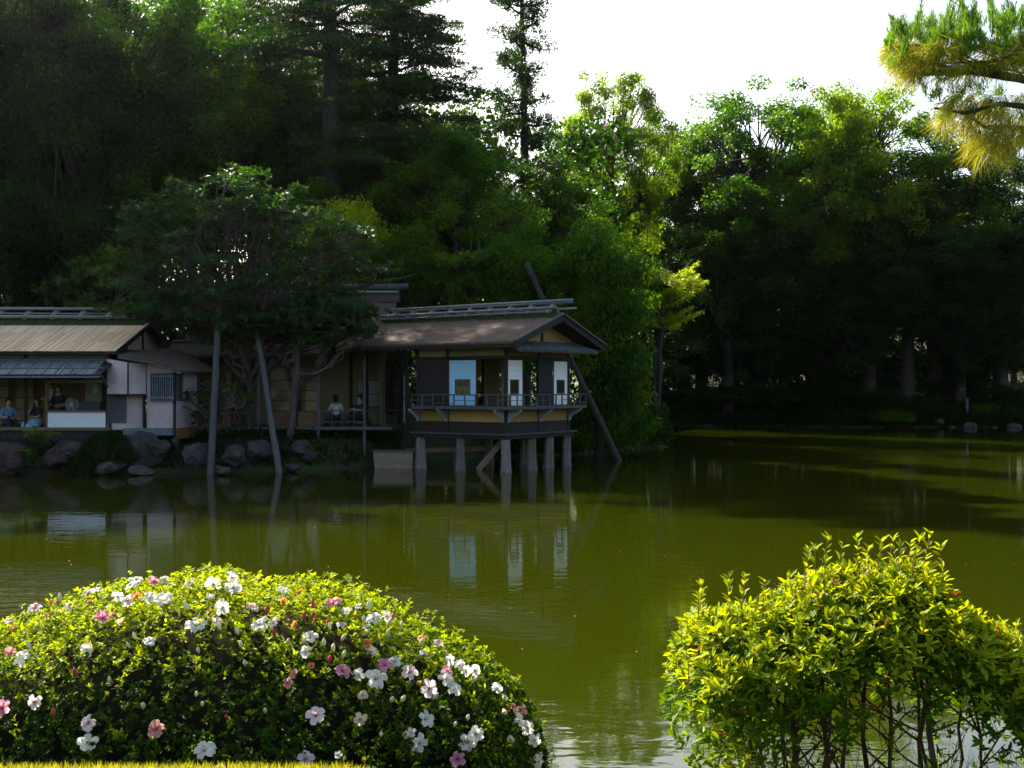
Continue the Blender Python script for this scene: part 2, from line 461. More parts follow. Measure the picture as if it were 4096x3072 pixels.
def gen_fir(name, seed, H, r0, z0, rmax, nwh=20, nbr=9, L=0.20, W=0.055, ex=0.4):
    """tall conifer with level, layered sprays of needles"""
    rng = np.random.default_rng(seed)
    wood = NP(); crown = NP()
    tz = np.linspace(0, 1, 10)
    wood.tube(np.stack([0.25 * np.sin(tz * 3), 0.2 * np.cos(tz * 2.3) - 0.2, tz * H], 1), r0 * (1 - 0.86 * tz ** 0.9), 12)
    PC, PR = [], []
    for w in range(nwh):
        t = w / (nwh - 1); z = z0 + (H - 1 - z0) * t
        rl = rmax * (1 - t) ** ex + 0.5
        for b in range(nbr):
            a = rng.random() * 6.28; ln = rl * rng.uniform(0.6, 1.1)
            s = np.array([0, 0, z + rng.uniform(-0.4, 0.4)])
            e = np.array([math.cos(a) * ln, math.sin(a) * ln, s[2] - ln * rng.uniform(0.05, 0.32) + 0.3])
            path = bez(s, (s + e) / 2 + np.array([0, 0, ln * 0.10]), e, 7)
            wood.tube(path, np.linspace(0.05 + 0.012 * ln, 0.015, 7), 5)
            k = int(4 + ln * 3.2)
            for q in rng.uniform(0.22, 1.0, k):
                c = path[min(6, int(q * 6.99))]; sd = np.array([-math.sin(a), math.cos(a), 0]) * rng.normal() * ln * 0.17
                PC.append(c + sd + np.array([0, 0, rng.uniform(-0.12, 0.12)])); PR.append(rng.uniform(0.36, 0.82))
    PC = np.array(PC); PR = np.array(PR); n = 84
    k = len(PC); P = unit(rng.normal(size=(k * n, 3))) * np.sqrt(rng.random((k * n, 1)))
    out = P * np.array([1, 1, 0]); P[:, 2] *= 0.17; P[:, 2] -= 0.25 * (P[:, 0] ** 2 + P[:, 1] ** 2)
    P = np.repeat(PC, n, 0) + P * np.repeat(PR, n)[:, None]
    A = out * 0.9 + rng.normal(size=P.shape) * 0.45; A[:, 2] += 0.55
    crown.leaves(P, A, rng.normal(size=P.shape), L * rng.uniform(0.6, 1.2, len(P)), W)
    return wood.mesh(name + '_trunk', True), crown.mesh(name + '_crown')

def gen_tuft(name, seed, H, r0, z0, rmax, nbr=46, L=0.26, W=0.06, bare=0.25):
    """open conifer: thin limbs carrying rounded needle tufts"""
    rng = np.random.default_rng(seed)
    wood = NP(); crown = NP()
    tz = np.linspace(0, 1, 10)
    wood.tube(np.stack([0.2 * np.sin(tz * 4), 0.2 * np.sin(tz * 3), tz * H], 1), r0 * (1 - 0.9 * tz), 9)
    C, R = [], []
    for b in range(nbr):
        t = (b + rng.random()) / nbr; z = z0 + (H - z0) * t
        a = b * 2.4 + rng.normal() * 0.4; ln = (rmax * (1 - t) ** 0.6 + 0.4) * rng.uniform(0.5, 1.1)
        s = np.array([0, 0, z]); e = np.array([math.cos(a) * ln, math.sin(a) * ln, z + ln * rng.uniform(-0.12, 0.3)])
        path = bez(s, (s + e) / 2 - np.array([0, 0, 0.16 * ln]), e, 7)
        wood.tube(path, np.linspace(0.09, 0.02, 7), 5)
        for q in rng.uniform(bare, 1.05, int(5 + ln * 4)):
            c = path[min(6, int(q * 6.5))] + rng.normal(size=3) * np.array([0.28, 0.28, 0.16])
            C.append(c + np.array([0, 0, 0.12])); R.append(rng.uniform(0.22, 0.46))
    C = np.array(C); R = np.array(R); n = 60; k = len(C)
    D = unit(rng.normal(size=(k * n, 3)) + np.array([0, 0, 0.35]))
    P = np.repeat(C, n, 0) + D * (np.repeat(R, n) * rng.random(k * n) ** 0.5)[:, None]
    crown.leaves(P, D + rng.normal(size=D.shape) * 0.35, rng.normal(size=D.shape), L * rng.uniform(0.6, 1.2, len(P)), W)
    return wood.mesh(name + '_trunk', True), crown.mesh(name + '_crown')

def make_tree(name, meshes, loc, scale=(1, 1, 1), rz=0.0, leaf='leaf_green', bark='bark', label=None, cat='tree', group=None, tilt=(0, 0)):
    r = empty(name, loc)
    r.rotation_euler = (tilt[0], tilt[1], rz)
    r.scale = scale
    for nm, me, mt in (('trunk', meshes[0], bark), ('crown', meshes[1], leaf)):
        if len(me.materials) == 0: me.materials.append(MATS[mt])
        o = link_mesh(nm, me, None, r)
        o.material_slots[0].link = 'OBJECT'; o.material_slots[0].material = MATS[mt]
    tag(r, label, cat, group)
    return r

B0 = gen_broad('broad_a', 11, 22, 0.42, 3.5, 5.6, nclump=320, nper=240, cr=(0.5, 1.0))
B1 = gen_broad('broad_b', 12, 22, 0.36, 4.5, 4.6, nclump=230, nper=250, cr=(0.45, 0.9), shell=0.5)
B2 = gen_broad('broad_c', 13, 20, 0.50, 2.0, 6.4, nclump=340, nper=230, cr=(0.5, 1.05), droop=0.3)
B3 = gen_broad('low_broad', 14, 8, 0.16, 0.8, 3.4, nclump=120, nper=240, L=0.13, W=0.075, cr=(0.45, 0.9), nlimb=7, lean=0.25)
MP = gen_maple('maple', 15, 6.0, 0.14, 3.2)
MP2 = gen_maple('golden_maple', 25, 8.0, 0.13, 2.3, nlay=96, nper=150, L=0.13, W=0.075, tmin=0.62, lift=(0.15, 0.75))
FIR = gen_fir('fir', 16, 26, 0.70, 12.6, 5.6, nwh=12, nbr=9, ex=0.8)
FIRG = gen_fir('giant_fir', 26, 27, 0.80, 17.6, 6.2, nwh=8, nbr=8)
SUGI = gen_tuft('cedar', 17, 27, 0.42, 8.0, 3.0)
RPINE = gen_tuft('red_pine', 18, 20, 0.26, 11.0, 3.2, nbr=24, bare=0.55)
CH = gen_broad('hanging', 19, 10.5, 0.22, 0.2, 3.0, nclump=150, nper=230, L=0.17, W=0.085, cr=(0.5, 0.95), droop=0.9, up=0.35, nlimb=9, lean=0.3, shell=0.35)

DIMS = {}
def put(name, M, px, Y, top, w, leaf, label, bark='bark', H=None, W=None, rz=0.0, group=None, cat='tree', dy=0.0):
    """place a tree whose crown tops out at pixel row `top`, w pixels wide, standing at depth Y"""
    if M[1].name not in DIMS:
        v = np.empty(len(M[1].vertices) * 3, np.float32); M[1].vertices.foreach_get('co', v); v = v.reshape(-1, 3)
        DIMS[M[1].name] = (float(np.quantile(v[:, 2], 0.997)), float(np.quantile(v[:, 0], 0.99) - np.quantile(v[:, 0], 0.01)))
    H, W = DIMS[M[1].name]
    X = (px - 512) / FPX * Y
    g = float(ground_h(X, Y + dy))
    ztop = CAM_Z + (386 - top) / FPX * Y
    sz = (ztop - g + 0.15) / H; sx = (w / FPX * Y) / W
    return make_tree(name, M, (X, Y, g - 0.15), (sx, sx, sz), rz, leaf, bark, label, cat, group)

bb = dict(H=22.6, W=11.2); b1 = dict(H=22.6, W=9.6); b2 = dict(H=20.6, W=13.0); b3 = dict(H=8.5, W=7.0); mpk = dict(H=6.1, W=6.4)
# beyond the far shore, right half of the picture
put('broadleaf_tree', B0, 612, 80, 72, 112, 'leaf_fresh', 'tall pale green tree with open upright crown just right of the open cedar', rz=0.4, **bb)
put('broadleaf_tree', B1, 582, 76, 172, 84, 'leaf_fresh', 'sunlit yellow green tree below the tall open crowned tree behind the pavilion', rz=2.4, **b1)
put('broadleaf_tree', B0, 684, 92, 122, 132, 'leaf_green', 'green tree with the lowest top in the dip of the skyline', rz=1.2, **bb)
put('broadleaf_tree', B0, 757, 88, 92, 180, 'leaf_green', 'broad green tree left of the bright yellow green crown on the far shore', rz=3.0, **bb)
put('broadleaf_tree', B2, 868, 86.5, 90, 150, 'leaf_fresh', 'bright yellow green rounded tree under the pine bough', rz=0.2, **b2)
put('broadleaf_tree', B0, 812, 95, 108, 132, 'leaf_green', 'green tree filling the gap behind the two largest far shore trees', rz=5.0, **bb)
put('broadleaf_tree', B1, 935, 88, 118, 144, 'leaf_green', 'loose green tree behind the lower tip of the pine bough', rz=4.2, **b1)
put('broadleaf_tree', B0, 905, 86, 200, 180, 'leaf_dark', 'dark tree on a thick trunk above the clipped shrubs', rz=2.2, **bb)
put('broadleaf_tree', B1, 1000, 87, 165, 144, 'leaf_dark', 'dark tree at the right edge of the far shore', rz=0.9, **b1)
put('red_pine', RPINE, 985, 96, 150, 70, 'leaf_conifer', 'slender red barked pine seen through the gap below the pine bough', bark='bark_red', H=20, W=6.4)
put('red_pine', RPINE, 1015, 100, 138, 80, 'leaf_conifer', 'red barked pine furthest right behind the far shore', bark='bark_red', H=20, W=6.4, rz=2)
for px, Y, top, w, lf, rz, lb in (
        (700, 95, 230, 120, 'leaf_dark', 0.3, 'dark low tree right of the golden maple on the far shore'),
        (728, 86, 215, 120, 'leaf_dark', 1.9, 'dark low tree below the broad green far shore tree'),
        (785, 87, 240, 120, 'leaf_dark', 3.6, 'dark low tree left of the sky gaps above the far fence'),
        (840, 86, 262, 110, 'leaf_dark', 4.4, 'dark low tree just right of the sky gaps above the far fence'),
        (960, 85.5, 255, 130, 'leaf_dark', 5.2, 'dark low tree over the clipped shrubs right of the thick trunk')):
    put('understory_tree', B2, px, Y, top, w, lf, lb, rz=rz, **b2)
for px, Y, top, w, rz, lb in (
        (650, 91, 345, 80, 0.1, 'low dark thicket at the corner of the pond right of the hanging tree'),
        (705, 88, 335, 90, 1.1, 'low dark thicket behind the bamboo fence, left end'),
        (752, 90, 345, 90, 2.1, 'low dark thicket behind the middle of the bamboo fence'),
        (800, 89, 340, 90, 3.1, 'low dark thicket behind the right end of the bamboo fence'),
        (848, 90, 335, 90, 4.1, 'low thicket left of the large flat topped clipped shrub'),
        (945, 91, 345, 90, 5.1, 'low thicket in the gap right of the thick trunk'),
        (690, 86.2, 388, 70, 0.6, 'low dark shrub on the far bank below the leftmost bare trunk'),
        (738, 86.6, 384, 76, 1.6, 'low dark shrub on the far bank before the bamboo fence, left of its middle'),
        (786, 86.4, 386, 74, 2.6, 'low dark shrub on the far bank before the bamboo fence, right of its middle'),
        (832, 86.0, 380, 72, 3.6, 'low dark shrub on the far bank left of the clipped shrubs'),
        (872, 87.5, 372, 70, 0.9, 'dark shrub rising behind the leftmost clipped shrub'),
        (955, 86.8, 376, 76, 4.6, 'dark shrub rising behind the shrubs left of the short grey post'),
        (1000, 90, 330, 100, 6.1, 'low thicket behind the shrubs at the right edge')):
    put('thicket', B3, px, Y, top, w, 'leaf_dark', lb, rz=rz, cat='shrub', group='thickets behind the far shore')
# wood behind the tea houses, left half
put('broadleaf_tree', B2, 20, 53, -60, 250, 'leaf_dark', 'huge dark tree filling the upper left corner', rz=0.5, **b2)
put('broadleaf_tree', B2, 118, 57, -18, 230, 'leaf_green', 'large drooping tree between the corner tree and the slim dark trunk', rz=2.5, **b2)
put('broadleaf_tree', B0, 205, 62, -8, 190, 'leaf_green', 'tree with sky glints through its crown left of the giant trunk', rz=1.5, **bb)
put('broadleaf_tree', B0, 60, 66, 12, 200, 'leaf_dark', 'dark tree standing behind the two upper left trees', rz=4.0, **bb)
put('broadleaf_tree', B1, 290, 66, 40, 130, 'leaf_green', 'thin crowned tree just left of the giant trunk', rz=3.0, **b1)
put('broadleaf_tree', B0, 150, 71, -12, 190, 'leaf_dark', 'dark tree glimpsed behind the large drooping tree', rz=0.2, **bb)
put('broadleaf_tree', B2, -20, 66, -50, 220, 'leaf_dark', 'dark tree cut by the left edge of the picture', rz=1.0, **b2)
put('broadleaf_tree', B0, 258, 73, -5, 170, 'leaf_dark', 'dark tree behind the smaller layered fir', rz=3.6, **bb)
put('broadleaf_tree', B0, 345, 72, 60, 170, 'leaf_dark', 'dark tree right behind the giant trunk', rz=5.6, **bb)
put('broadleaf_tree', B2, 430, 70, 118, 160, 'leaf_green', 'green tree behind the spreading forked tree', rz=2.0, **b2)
put('broadleaf_tree', B2, -110, 55, -60, 230, 'leaf_dark', 'unseen dark tree added beyond the left edge for shade', rz=2.8, **b2)  # unseen tree, added to shade the left house
put('broadleaf_tree', B2, -190, 60, -60, 230, 'leaf_dark', 'farther unseen dark tree added well beyond the left edge for shade', rz=0.8, **b2)  # second unseen tree, added for its shade
make_tree('fir_tree', FIRG, at(325, 386, 56) * Vector((1, 1, 0)) + Vector((0, 0, 1.0)), (0.90, 0.90, 1.0), 0.6, 'leaf_conifer', 'bark', 'giant fir with massive trunk and layered dark sprays')
make_tree('fir_tree', FIR, at(396, 386, 60) * Vector((1, 1, 0)) + Vector((0, 0, 1.0)), (1.15, 1.15, 0.95), 2.9, 'leaf_conifer', 'bark', 'dark layered fir whose boughs reach the open sky right of the giant trunk')
make_tree('fir_tree', FIR, at(255, 386, 63) * Vector((1, 1, 0)) + Vector((0, 0, 1.0)), (0.75, 0.75, 0.85), 4.9, 'leaf_conifer', 'bark', 'smaller layered fir left of the giant trunk')
make_tree('cedar_tree', SUGI, at(523, 386, 64) * Vector((1, 1, 0)) + Vector((0, 0, 1.0)), (1.0, 1.0, 1.0), 0.3, 'leaf_conifer', 'bark', 'slender open cedar standing against the white sky')
put('broadleaf_tree', B0, 372, 57, 140, 150, 'leaf_green', 'green tree directly below the giant fir trunk', rz=0.8, **bb)
put('broadleaf_tree', B2, 462, 55, 138, 170, 'leaf_green', 'spreading tree with dark forked limbs above the pavilion roof', rz=1.1, **b2)
put('broadleaf_tree', B0, 545, 63, 165, 130, 'leaf_green', 'green tree below the slender cedar', rz=4.1, **bb)
put('broadleaf_tree', B0, 636, 97, 195, 130, 'leaf_dark', 'dark tree behind the golden maple', rz=5.1, **bb)
put('understory_tree', B3, 402, 51, 226, 100, 'leaf_green', 'leafy low tree behind the thatched ridge end', rz=0.4, **b3)
put('understory_tree', B3, 350, 52, 200, 120, 'leaf_golden', 'yellow lit low tree glimpsed behind the gnarled evergreen', rz=1.4, **b3)
put('understory_tree', B3, 520, 51, 240, 110, 'leaf_green', 'low tree at the bare top of the leaning prop', rz=2.4, **b3)
put('understory_tree', B3, 110, 50, 205, 150, 'leaf_dark', 'dark low tree behind the cloud pruned pine', rz=3.4, **b3)
put('understory_tree', B3, 10, 48, 190, 150, 'leaf_dark', 'dark low tree at the left edge above the board roof', rz=5.4, **b3)
put('maple_tree', MP, 474, 49, 250, 95, 'leaf_green', 'green maple with flat sprays above the ridge poles', rz=0.7, **mpk)
put('maple_tree', MP2, 657, 59.2, 266, 80, 'leaf_golden', 'golden yellow maple glowing in the sun right of the pavilion', rz=0.0, H=7.6, W=4.2)
put('thicket', B3, 458, 51.5, 352, 60, 'leaf_fresh', 'sunlit shrub seen through the window of the skylight blue panel', rz=1.0, cat='shrub')
put('hanging_tree', CH, 598, 49.5, 224, 88, 'leaf_green', 'large leaved tree hanging over the water right of the pavilion', rz=0.3, H=10.5, W=6.6)

# far wood that reads as one dark mass behind the single trees
rng = np.random.default_rng(77)
wood = NP()
for (x0, x1, y0, y1, zt, k) in ((-62, 6, 66, 80, 17, 900), (4, 75, 93, 108, 14, 850)):
    C = np.stack([rng.uniform(x0, x1, k), rng.uniform(y0, y1, k), 1.0 + zt * rng.random(k) ** 1.2], 1)
    C[:, 2] += ground_h(C[:, 0], C[:, 1]) * 0.8 - 0.6; R = rng.uniform(1.0, 2.2, k)
    clump_leaves(rng, wood, C, R, 114, 0.38, 0.26, 0.75, 0.5, 0.2)
wd = link_mesh('woodland', wood.mesh('woodland'), MATS['leaf_dark'])
tag(wd, 'dense dark wood closing the view behind the trees', 'wood', kind='stuff')
# ------------------------------------------------------------------ building materials
surf('thatch', (0.028, 0.020, 0.014), (0.120, 0.084, 0.060), scale=16, stretch=(1, 2.2, 1), bump=0.9, rough=0.95, spots=((0.060, 0.075, 0.020), 1.1, 0.63))
surf('moss', (0.022, 0.040, 0.010), (0.060, 0.085, 0.022), scale=12, bump=0.8, rough=0.95)
surf('bamboo', (0.085, 0.105, 0.105), (0.190, 0.215, 0.210), scale=6, stretch=(0.6, 3, 3), bump=0.1, rough=0.5)
surf('timber_dark', (0.008, 0.006, 0.0055), (0.028, 0.020, 0.017), scale=5, stretch=(1, 1, 4), bump=0.3, rough=0.7)
surf('timber_grey', (0.045, 0.046, 0.045), (0.112, 0.114, 0.106), scale=6, stretch=(4, 4, 0.7), bump=0.4, rough=0.85, spots=((0.060, 0.068, 0.038), 3.0, 0.62))
surf('timber_brown', (0.090, 0.045, 0.022), (0.190, 0.098, 0.048), scale=6, stretch=(4, 4, 0.7), bump=0.2, rough=0.7)
surf('timber_tan', (0.150, 0.105, 0.075), (0.270, 0.200, 0.150), scale=5, stretch=(0.7, 3, 3), bump=0.3, rough=0.85)
surf('plank', (0.360, 0.235, 0.130), (0.600, 0.430, 0.250), scale=7, stretch=(9, 0.7, 0.7), bump=0.25, rough=0.8, c3=(0.680, 0.520, 0.330), spots=((0.070, 0.040, 0.025), 3.0, 0.66))
surf('shingle_grey', (0.060, 0.075, 0.085), (0.170, 0.205, 0.220), scale=8, stretch=(3, 1, 1), bump=0.3, rough=0.75)
surf('plaster_ochre', (0.290, 0.180, 0.050), (0.360, 0.230, 0.075), scale=5, bump=0.08, rough=0.9)
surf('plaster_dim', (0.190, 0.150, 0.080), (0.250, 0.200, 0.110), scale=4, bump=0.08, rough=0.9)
surf('plaster_pink', (0.400, 0.315, 0.310), (0.520, 0.420, 0.415), scale=2.5, bump=0.08, rough=0.9, spots=((0.300, 0.280, 0.180), 1.6, 0.68))
surf('plaster_white', (0.600, 0.590, 0.620), (0.680, 0.670, 0.700), scale=3, bump=0.05, rough=0.85)
surf('stone_pillar', (0.090, 0.078, 0.068), (0.230, 0.195, 0.170), scale=14, bump=0.9, rough=0.9, spots=((0.140, 0.115, 0.035), 1.8, 0.56))
surf('rock', (0.016, 0.015, 0.013), (0.052, 0.046, 0.041), scale=2.2, bump=0.8, rough=0.92, c3=(0.073, 0.066, 0.057), spots=((0.013, 0.016, 0.006), 1.4, 0.56))
surf('rock_pale', (0.021, 0.020, 0.019), (0.062, 0.059, 0.055), scale=2.4, bump=0.7, rough=0.92, spots=((0.017, 0.022, 0.010), 1.4, 0.60))
surf('rock_red', (0.027, 0.017, 0.014), (0.058, 0.036, 0.028), scale=2.2, bump=0.8, rough=0.92, spots=((0.013, 0.019, 0.006), 1.4, 0.58))
surf('tatami_shade', (0.110, 0.085, 0.050), (0.160, 0.125, 0.075), scale=8, bump=0.1)
surf('metal_white', (0.55, 0.57, 0.58), (0.62, 0.64, 0.65), scale=3, bump=0.0, rough=0.4, spec=0.5)
surf('carved_grey', (0.16, 0.19, 0.20), (0.34, 0.38, 0.38), scale=12, bump=0.5, rough=0.9)

def papermat(name, c):
    m, nt, out = _new(name); L = nt.links.new
    tc = nt.nodes.new('ShaderNodeTexCoord'); n = nt.nodes.new('ShaderNodeTexNoise'); n.inputs['Scale'].default_value = 9; L(tc.outputs['Object'], n.inputs['Vector'])
    r = ramp(nt, [(0.3, tuple(v * 0.94 for v in c)), (0.7, c)]); L(n.outputs['Fac'], r.inputs['Fac'])
    d = nt.nodes.new('ShaderNodeBsdfPrincipled'); d.inputs['Roughness'].default_value = 0.9; L(r.outputs['Color'], d.inputs['Base Color'])
    t = nt.nodes.new('ShaderNodeBsdfTranslucent'); L(r.outputs['Color'], t.inputs['Color'])
    ms = nt.nodes.new('ShaderNodeMixShader'); ms.inputs[0].default_value = 0.12
    L(d.outputs[0], ms.inputs[1]); L(t.outputs[0], ms.inputs[2]); L(ms.outputs[0], out.inputs['Surface'])
papermat('paper_white', (0.92, 0.93, 0.89))
papermat('paper_skylight', (0.36, 0.68, 0.86))  # blue skylight painted into the colour of white paper
papermat('paper_grid', (0.60, 0.66, 0.66))
papermat('paper_dull', (0.42, 0.46, 0.44))
m, nt, out = _new('glass_pane'); L = nt.links.new
tr = nt.nodes.new('ShaderNodeBsdfTransparent'); gl = nt.nodes.new('ShaderNodeBsdfGlossy'); gl.inputs['Roughness'].default_value = 0.02
fr = nt.nodes.new('ShaderNodeFresnel'); fr.inputs['IOR'].default_value = 1.45
ms = nt.nodes.new('ShaderNodeMixShader'); L(fr.outputs[0], ms.inputs[0]); L(tr.outputs[0], ms.inputs[1]); L(gl.outputs[0], ms.inputs[2]); L(ms.outputs[0], out.inputs['Surface'])

def part(mb, name, mat, parent, bevel=0.0, smooth=False):
    return mb.build(name, MATS[mat], parent, bevel, smooth)

def slab_roof(rng, x0, x1, ya, za, yb, zb, th, nxx=60, nyy=18, jit=0.018, sag=0.0):
    """closed roof slab running along x, from eave (ya, za) to ridge (yb, zb); rough thatch surface"""
    xs = np.linspace(x0, x1, nxx); ts = np.linspace(0, 1, nyy)
    Xg, Tg = np.meshgrid(xs, ts)
    Yg = ya + (yb - ya) * Tg; Zg = za + (zb - za) * Tg - sag * np.sin(np.pi * Tg)
    jt = rng.normal(size=Xg.shape) * jit
    top = np.stack([Xg + rng.normal(size=Xg.shape) * jit, Yg, Zg + jt], -1).reshape(-1, 3)
    bot = np.stack([Xg, Yg, Zg - th], -1).reshape(-1, 3)
    n = nxx * nyy; ii, jj = np.meshgrid(np.arange(nxx - 1), np.arange(nyy - 1)); a = (jj * nxx + ii).ravel()
    F = [np.stack([a, a + 1, a + nxx + 1, a + nxx], 1), np.stack([a + n, a + nxx + n, a + nxx + 1 + n, a + 1 + n], 1)]
    e = np.arange(nxx - 1); F.append(np.stack([e, e + n, e + 1 + n, e + 1], 1)); u = e + (nyy - 1) * nxx; F.append(np.stack([u, u + 1, u + 1 + n, u + n], 1))
    k = np.arange(nyy - 1) * nxx; F.append(np.stack([k, k + nxx, k + nxx + n, k + n], 1)); k2 = k + nxx - 1; F.append(np.stack([k2, k2 + n, k2 + nxx + n, k2 + nxx], 1))
    return np.concatenate([top, bot]), np.concatenate(F)

def roof_mesh(name, slabs):
    acc = NP()
    for v, f in slabs: acc.addq(v, f)
    return acc.mesh(name)

# ------------------------------------------------------------------ pavilion on stone pillars
PAV = empty('lakeside_pavilion', (-0.2, 39.6, 0), math.radians(-35))
tag(PAV, 'small dark wooden pavilion with paper panels standing on stone pillars in the pond', 'pavilion')
rs = random.Random(5)
for (x, y) in ((-3.70, 0.10), (-1.93, 0.06), (-0.06, 0.06), (-0.16, 1.70), (-0.10, 2.75), (-0.12, 3.92), (-3.6, 2.0), (-3.5, 3.8), (-1.9, 3.85)):
    mb = MB(); lx, ly = rs.uniform(-0.05, 0.01), rs.uniform(-0.03, 0.03); w = rs.uniform(0.155, 0.185); rt = rs.uniform(0.2, 0.6)
    prof = [(-0.7, 1.18), (0.05, 1.20), (0.16, 1.10), (0.45, 1.03), (0.8, 1.0), (1.06, 0.94), (1.105, 0.88)]
    vs, fs = [], []
    for k, (z, s) in enumerate(prof):
        t = 1 - z / 1.1
        for j in range(8):
            a = rt + j * math.pi / 4 + (0.17 if j % 2 else -0.17)
            q = w * s * (1 + rs.uniform(-0.05, 0.05))
            vs.append((x - lx * t + math.cos(a) * q * 1.05, y - ly * t + math.sin(a) * q * 1.05, z))
        if k:
            for j in range(8): fs.append(((k - 1) * 8 + j, (k - 1) * 8 + (j + 1) % 8, k * 8 + (j + 1) % 8, k * 8 + j))
    fs.append(tuple((len(prof) - 1) * 8 + j for j in range(8)))
    mb.add(vs, fs); part(mb, 'stone_pillar', 'stone_pillar', PAV)
X0, Y1 = -3.75, 3.85
part(MB().box(X0 - 0.12, 0.10, -0.10, 0.06, 1.10, 1.225), 'sill_beam', 'timber_dark', PAV, 0.01)
part(MB().box(-0.06, 0.103, 0.063, Y1 + 0.2, 1.103, 1.228), 'sill_beam', 'timber_dark', PAV, 0.01)
part(MB().box(X0 - 0.2, 0.19, -0.19, 0.05, 1.229, 1.285), 'ledge', 'timber_grey', PAV, 0.008)
part(MB().box(-0.05, 0.192, 0.052, Y1 + 0.3, 1.231, 1.287), 'ledge', 'timber_grey', PAV, 0.008)
part(MB().box(X0 - 0.1, 0.0, 0.05, Y1 + 0.1, 1.12, 1.22), 'joist_frame', 'timber_dark', PAV)
for a, b in ((X0 + 0.05, -2.5), (-2.4, -0.06)):
    part(MB().box(a, b, 0.0, 0.04, 1.29, 1.63), 'skirt_board', 'timber_dark', PAV)
    part(MB().box(a, b, -0.012, 0.0, 1.44, 1.455), 'batten', 'timber_dark', PAV)
    part(MB().box(a, b, -0.01, 0.04, 1.632, 1.662), 'rail_strip', 'timber_dark', PAV)
    part(MB().box(a, b, 0.008, 0.04, 1.664, 2.075), 'plaster_panel', 'plaster_ochre', PAV)
for a, b in ((0.06, 1.9), (2.0, 3.8)):
    part(MB().box(-0.04, 0.0, a, b, 1.29, 1.63), 'skirt_board', 'timber_dark', PAV)
    part(MB().box(0.0, 0.012, a, b, 1.44, 1.455), 'batten', 'timber_dark', PAV)
    part(MB().box(-0.04, 0.01, a, b, 1.632, 1.662), 'rail_strip', 'timber_dark', PAV)
    part(MB().box(-0.04, -0.008, a, b, 1.664, 2.075), 'plaster_panel', 'plaster_ochre', PAV)
for (x, y) in ((X0, 0.02), (-2.45, 0.02), (-0.0, 0.0), (-0.02, 1.95), (-0.02, 3.85), (X0, 3.85), (-2.2, 3.85), (-0.9, 3.85)):
    part(MB().box(x - 0.055, x + 0.055, y - 0.055, y + 0.055, 1.29, 4.34), 'post', 'timber_dark', PAV, 0.006)
part(MB().box(-3.6, 0.56, -0.56, 0.0, 2.085, 2.19), 'balcony_floor', 'timber_grey', PAV, 0.01)
part(MB().box(0.003, 0.563, 0.003, 4.2, 2.088, 2.193), 'balcony_floor', 'timber_grey', PAV, 0.01)
part(MB().box(X0, -0.05, 0.05, 3.85, 2.08, 2.185), 'floor', 'tatami_shade', PAV)
part(MB().box(X0, 0.0, 0.0, 3.9, 4.20, 4.23), 'ceiling', 'timber_dark', PAV)
# balcony railings: each a part with its rails and balusters
def railing(p0, p1, zf, zt, n, skip=()):
    p0, p1 = Vector(p0), Vector(p1)
    r = part(MB().bar(p0 + Vector((0, 0, zt)), p1 + Vector((0, 0, zt)), 0.055, 0.045), 'railing', 'timber_grey', PAV, 0.008)
    d = p1 - p0
    for i in range(n + 1):
        q = p0 + d * (i / n)
        part(MB().bar(q + Vector((0, 0, zf)), q + Vector((0, 0, zt - 0.023)), 0.036, 0.036), 'baluster', 'timber_grey', r)
    for i in range(0, n):
        if i in skip: continue
        h = zf + (0.20 if (i // 2) % 2 == 0 else 0.10)
        a, b = p0 + d * (i / n), p0 + d * ((i + 1) / n)
        part(MB().bar(a + Vector((0, 0, h)), b + Vector((0, 0, h)), 0.022, 0.022), 'low_rail', 'timber_grey', r)
railing((-3.58, -0.52, 0), (0.50, -0.52, 0), 2.19, 2.575, 9, (6,))
railing((0.52, -0.48, 0), (0.52, 4.17, 0), 2.193, 2.577, 12, (2, 7))
# carved corbels below the balcony
def corbel(o, d):
    prof = [(0, 2.08), (0.52, 2.08), (0.50, 2.02), (0.42, 2.03), (0.40, 1.95), (0.31, 1.97), (0.29, 1.88), (0.19, 1.89), (0.16, 1.80), (0.08, 1.80), (0.06, 1.68), (0, 1.64)]
    o = Vector(o); d = Vector(d); s = Vector((-d.y, d.x, 0)) * 0.05
    pts = [o + d * t + Vector((0, 0, z)) - s / 1 for t, z in prof]
    part(MB().prism(pts, s * 2), 'corbel', 'carved_grey', PAV)
for x in (-3.70, -2.45, -0.08): corbel((x, -0.035, 0), (0, -1, 0))
for y in (0.08, 1.95, 3.83): corbel((0.035, y, 0), (1, 0, 0))
# wall frames and panels
part(MB().box(X0 - 0.2, 0.08, -0.06, 0.05, 3.765, 3.875), 'lintel_beam', 'timber_dark', PAV, 0.008)
part(MB().box(-0.05, 0.063, 0.053, Y1 + 0.12, 3.768, 3.878), 'lintel_beam', 'timber_dark', PAV, 0.008)
for a, b in ((X0 + 0.06, -2.51), (-2.39, -0.06)):
    part(MB().box(a, b, 0.0, 0.03, 3.88, 4.20), 'plaster_panel', 'plaster_dim', PAV)
for a, b in ((0.06, 1.89), (2.01, 3.79)):
    part(MB().box(-0.03, 0.0, a, b, 3.88, 4.20), 'plaster_panel', 'plaster_dim', PAV)
sh = part(MB().box(X0 + 0.06, -2.51, -0.02, 0.02, 2.19, 3.76), 'shutter', 'timber_dark', PAV)
for k in range(5): part(MB().box(X0 + 0.08, -2.53, -0.034, -0.02, 2.45 + k * 0.27, 2.475 + k * 0.27), 'batten', 'timber_dark', sh)
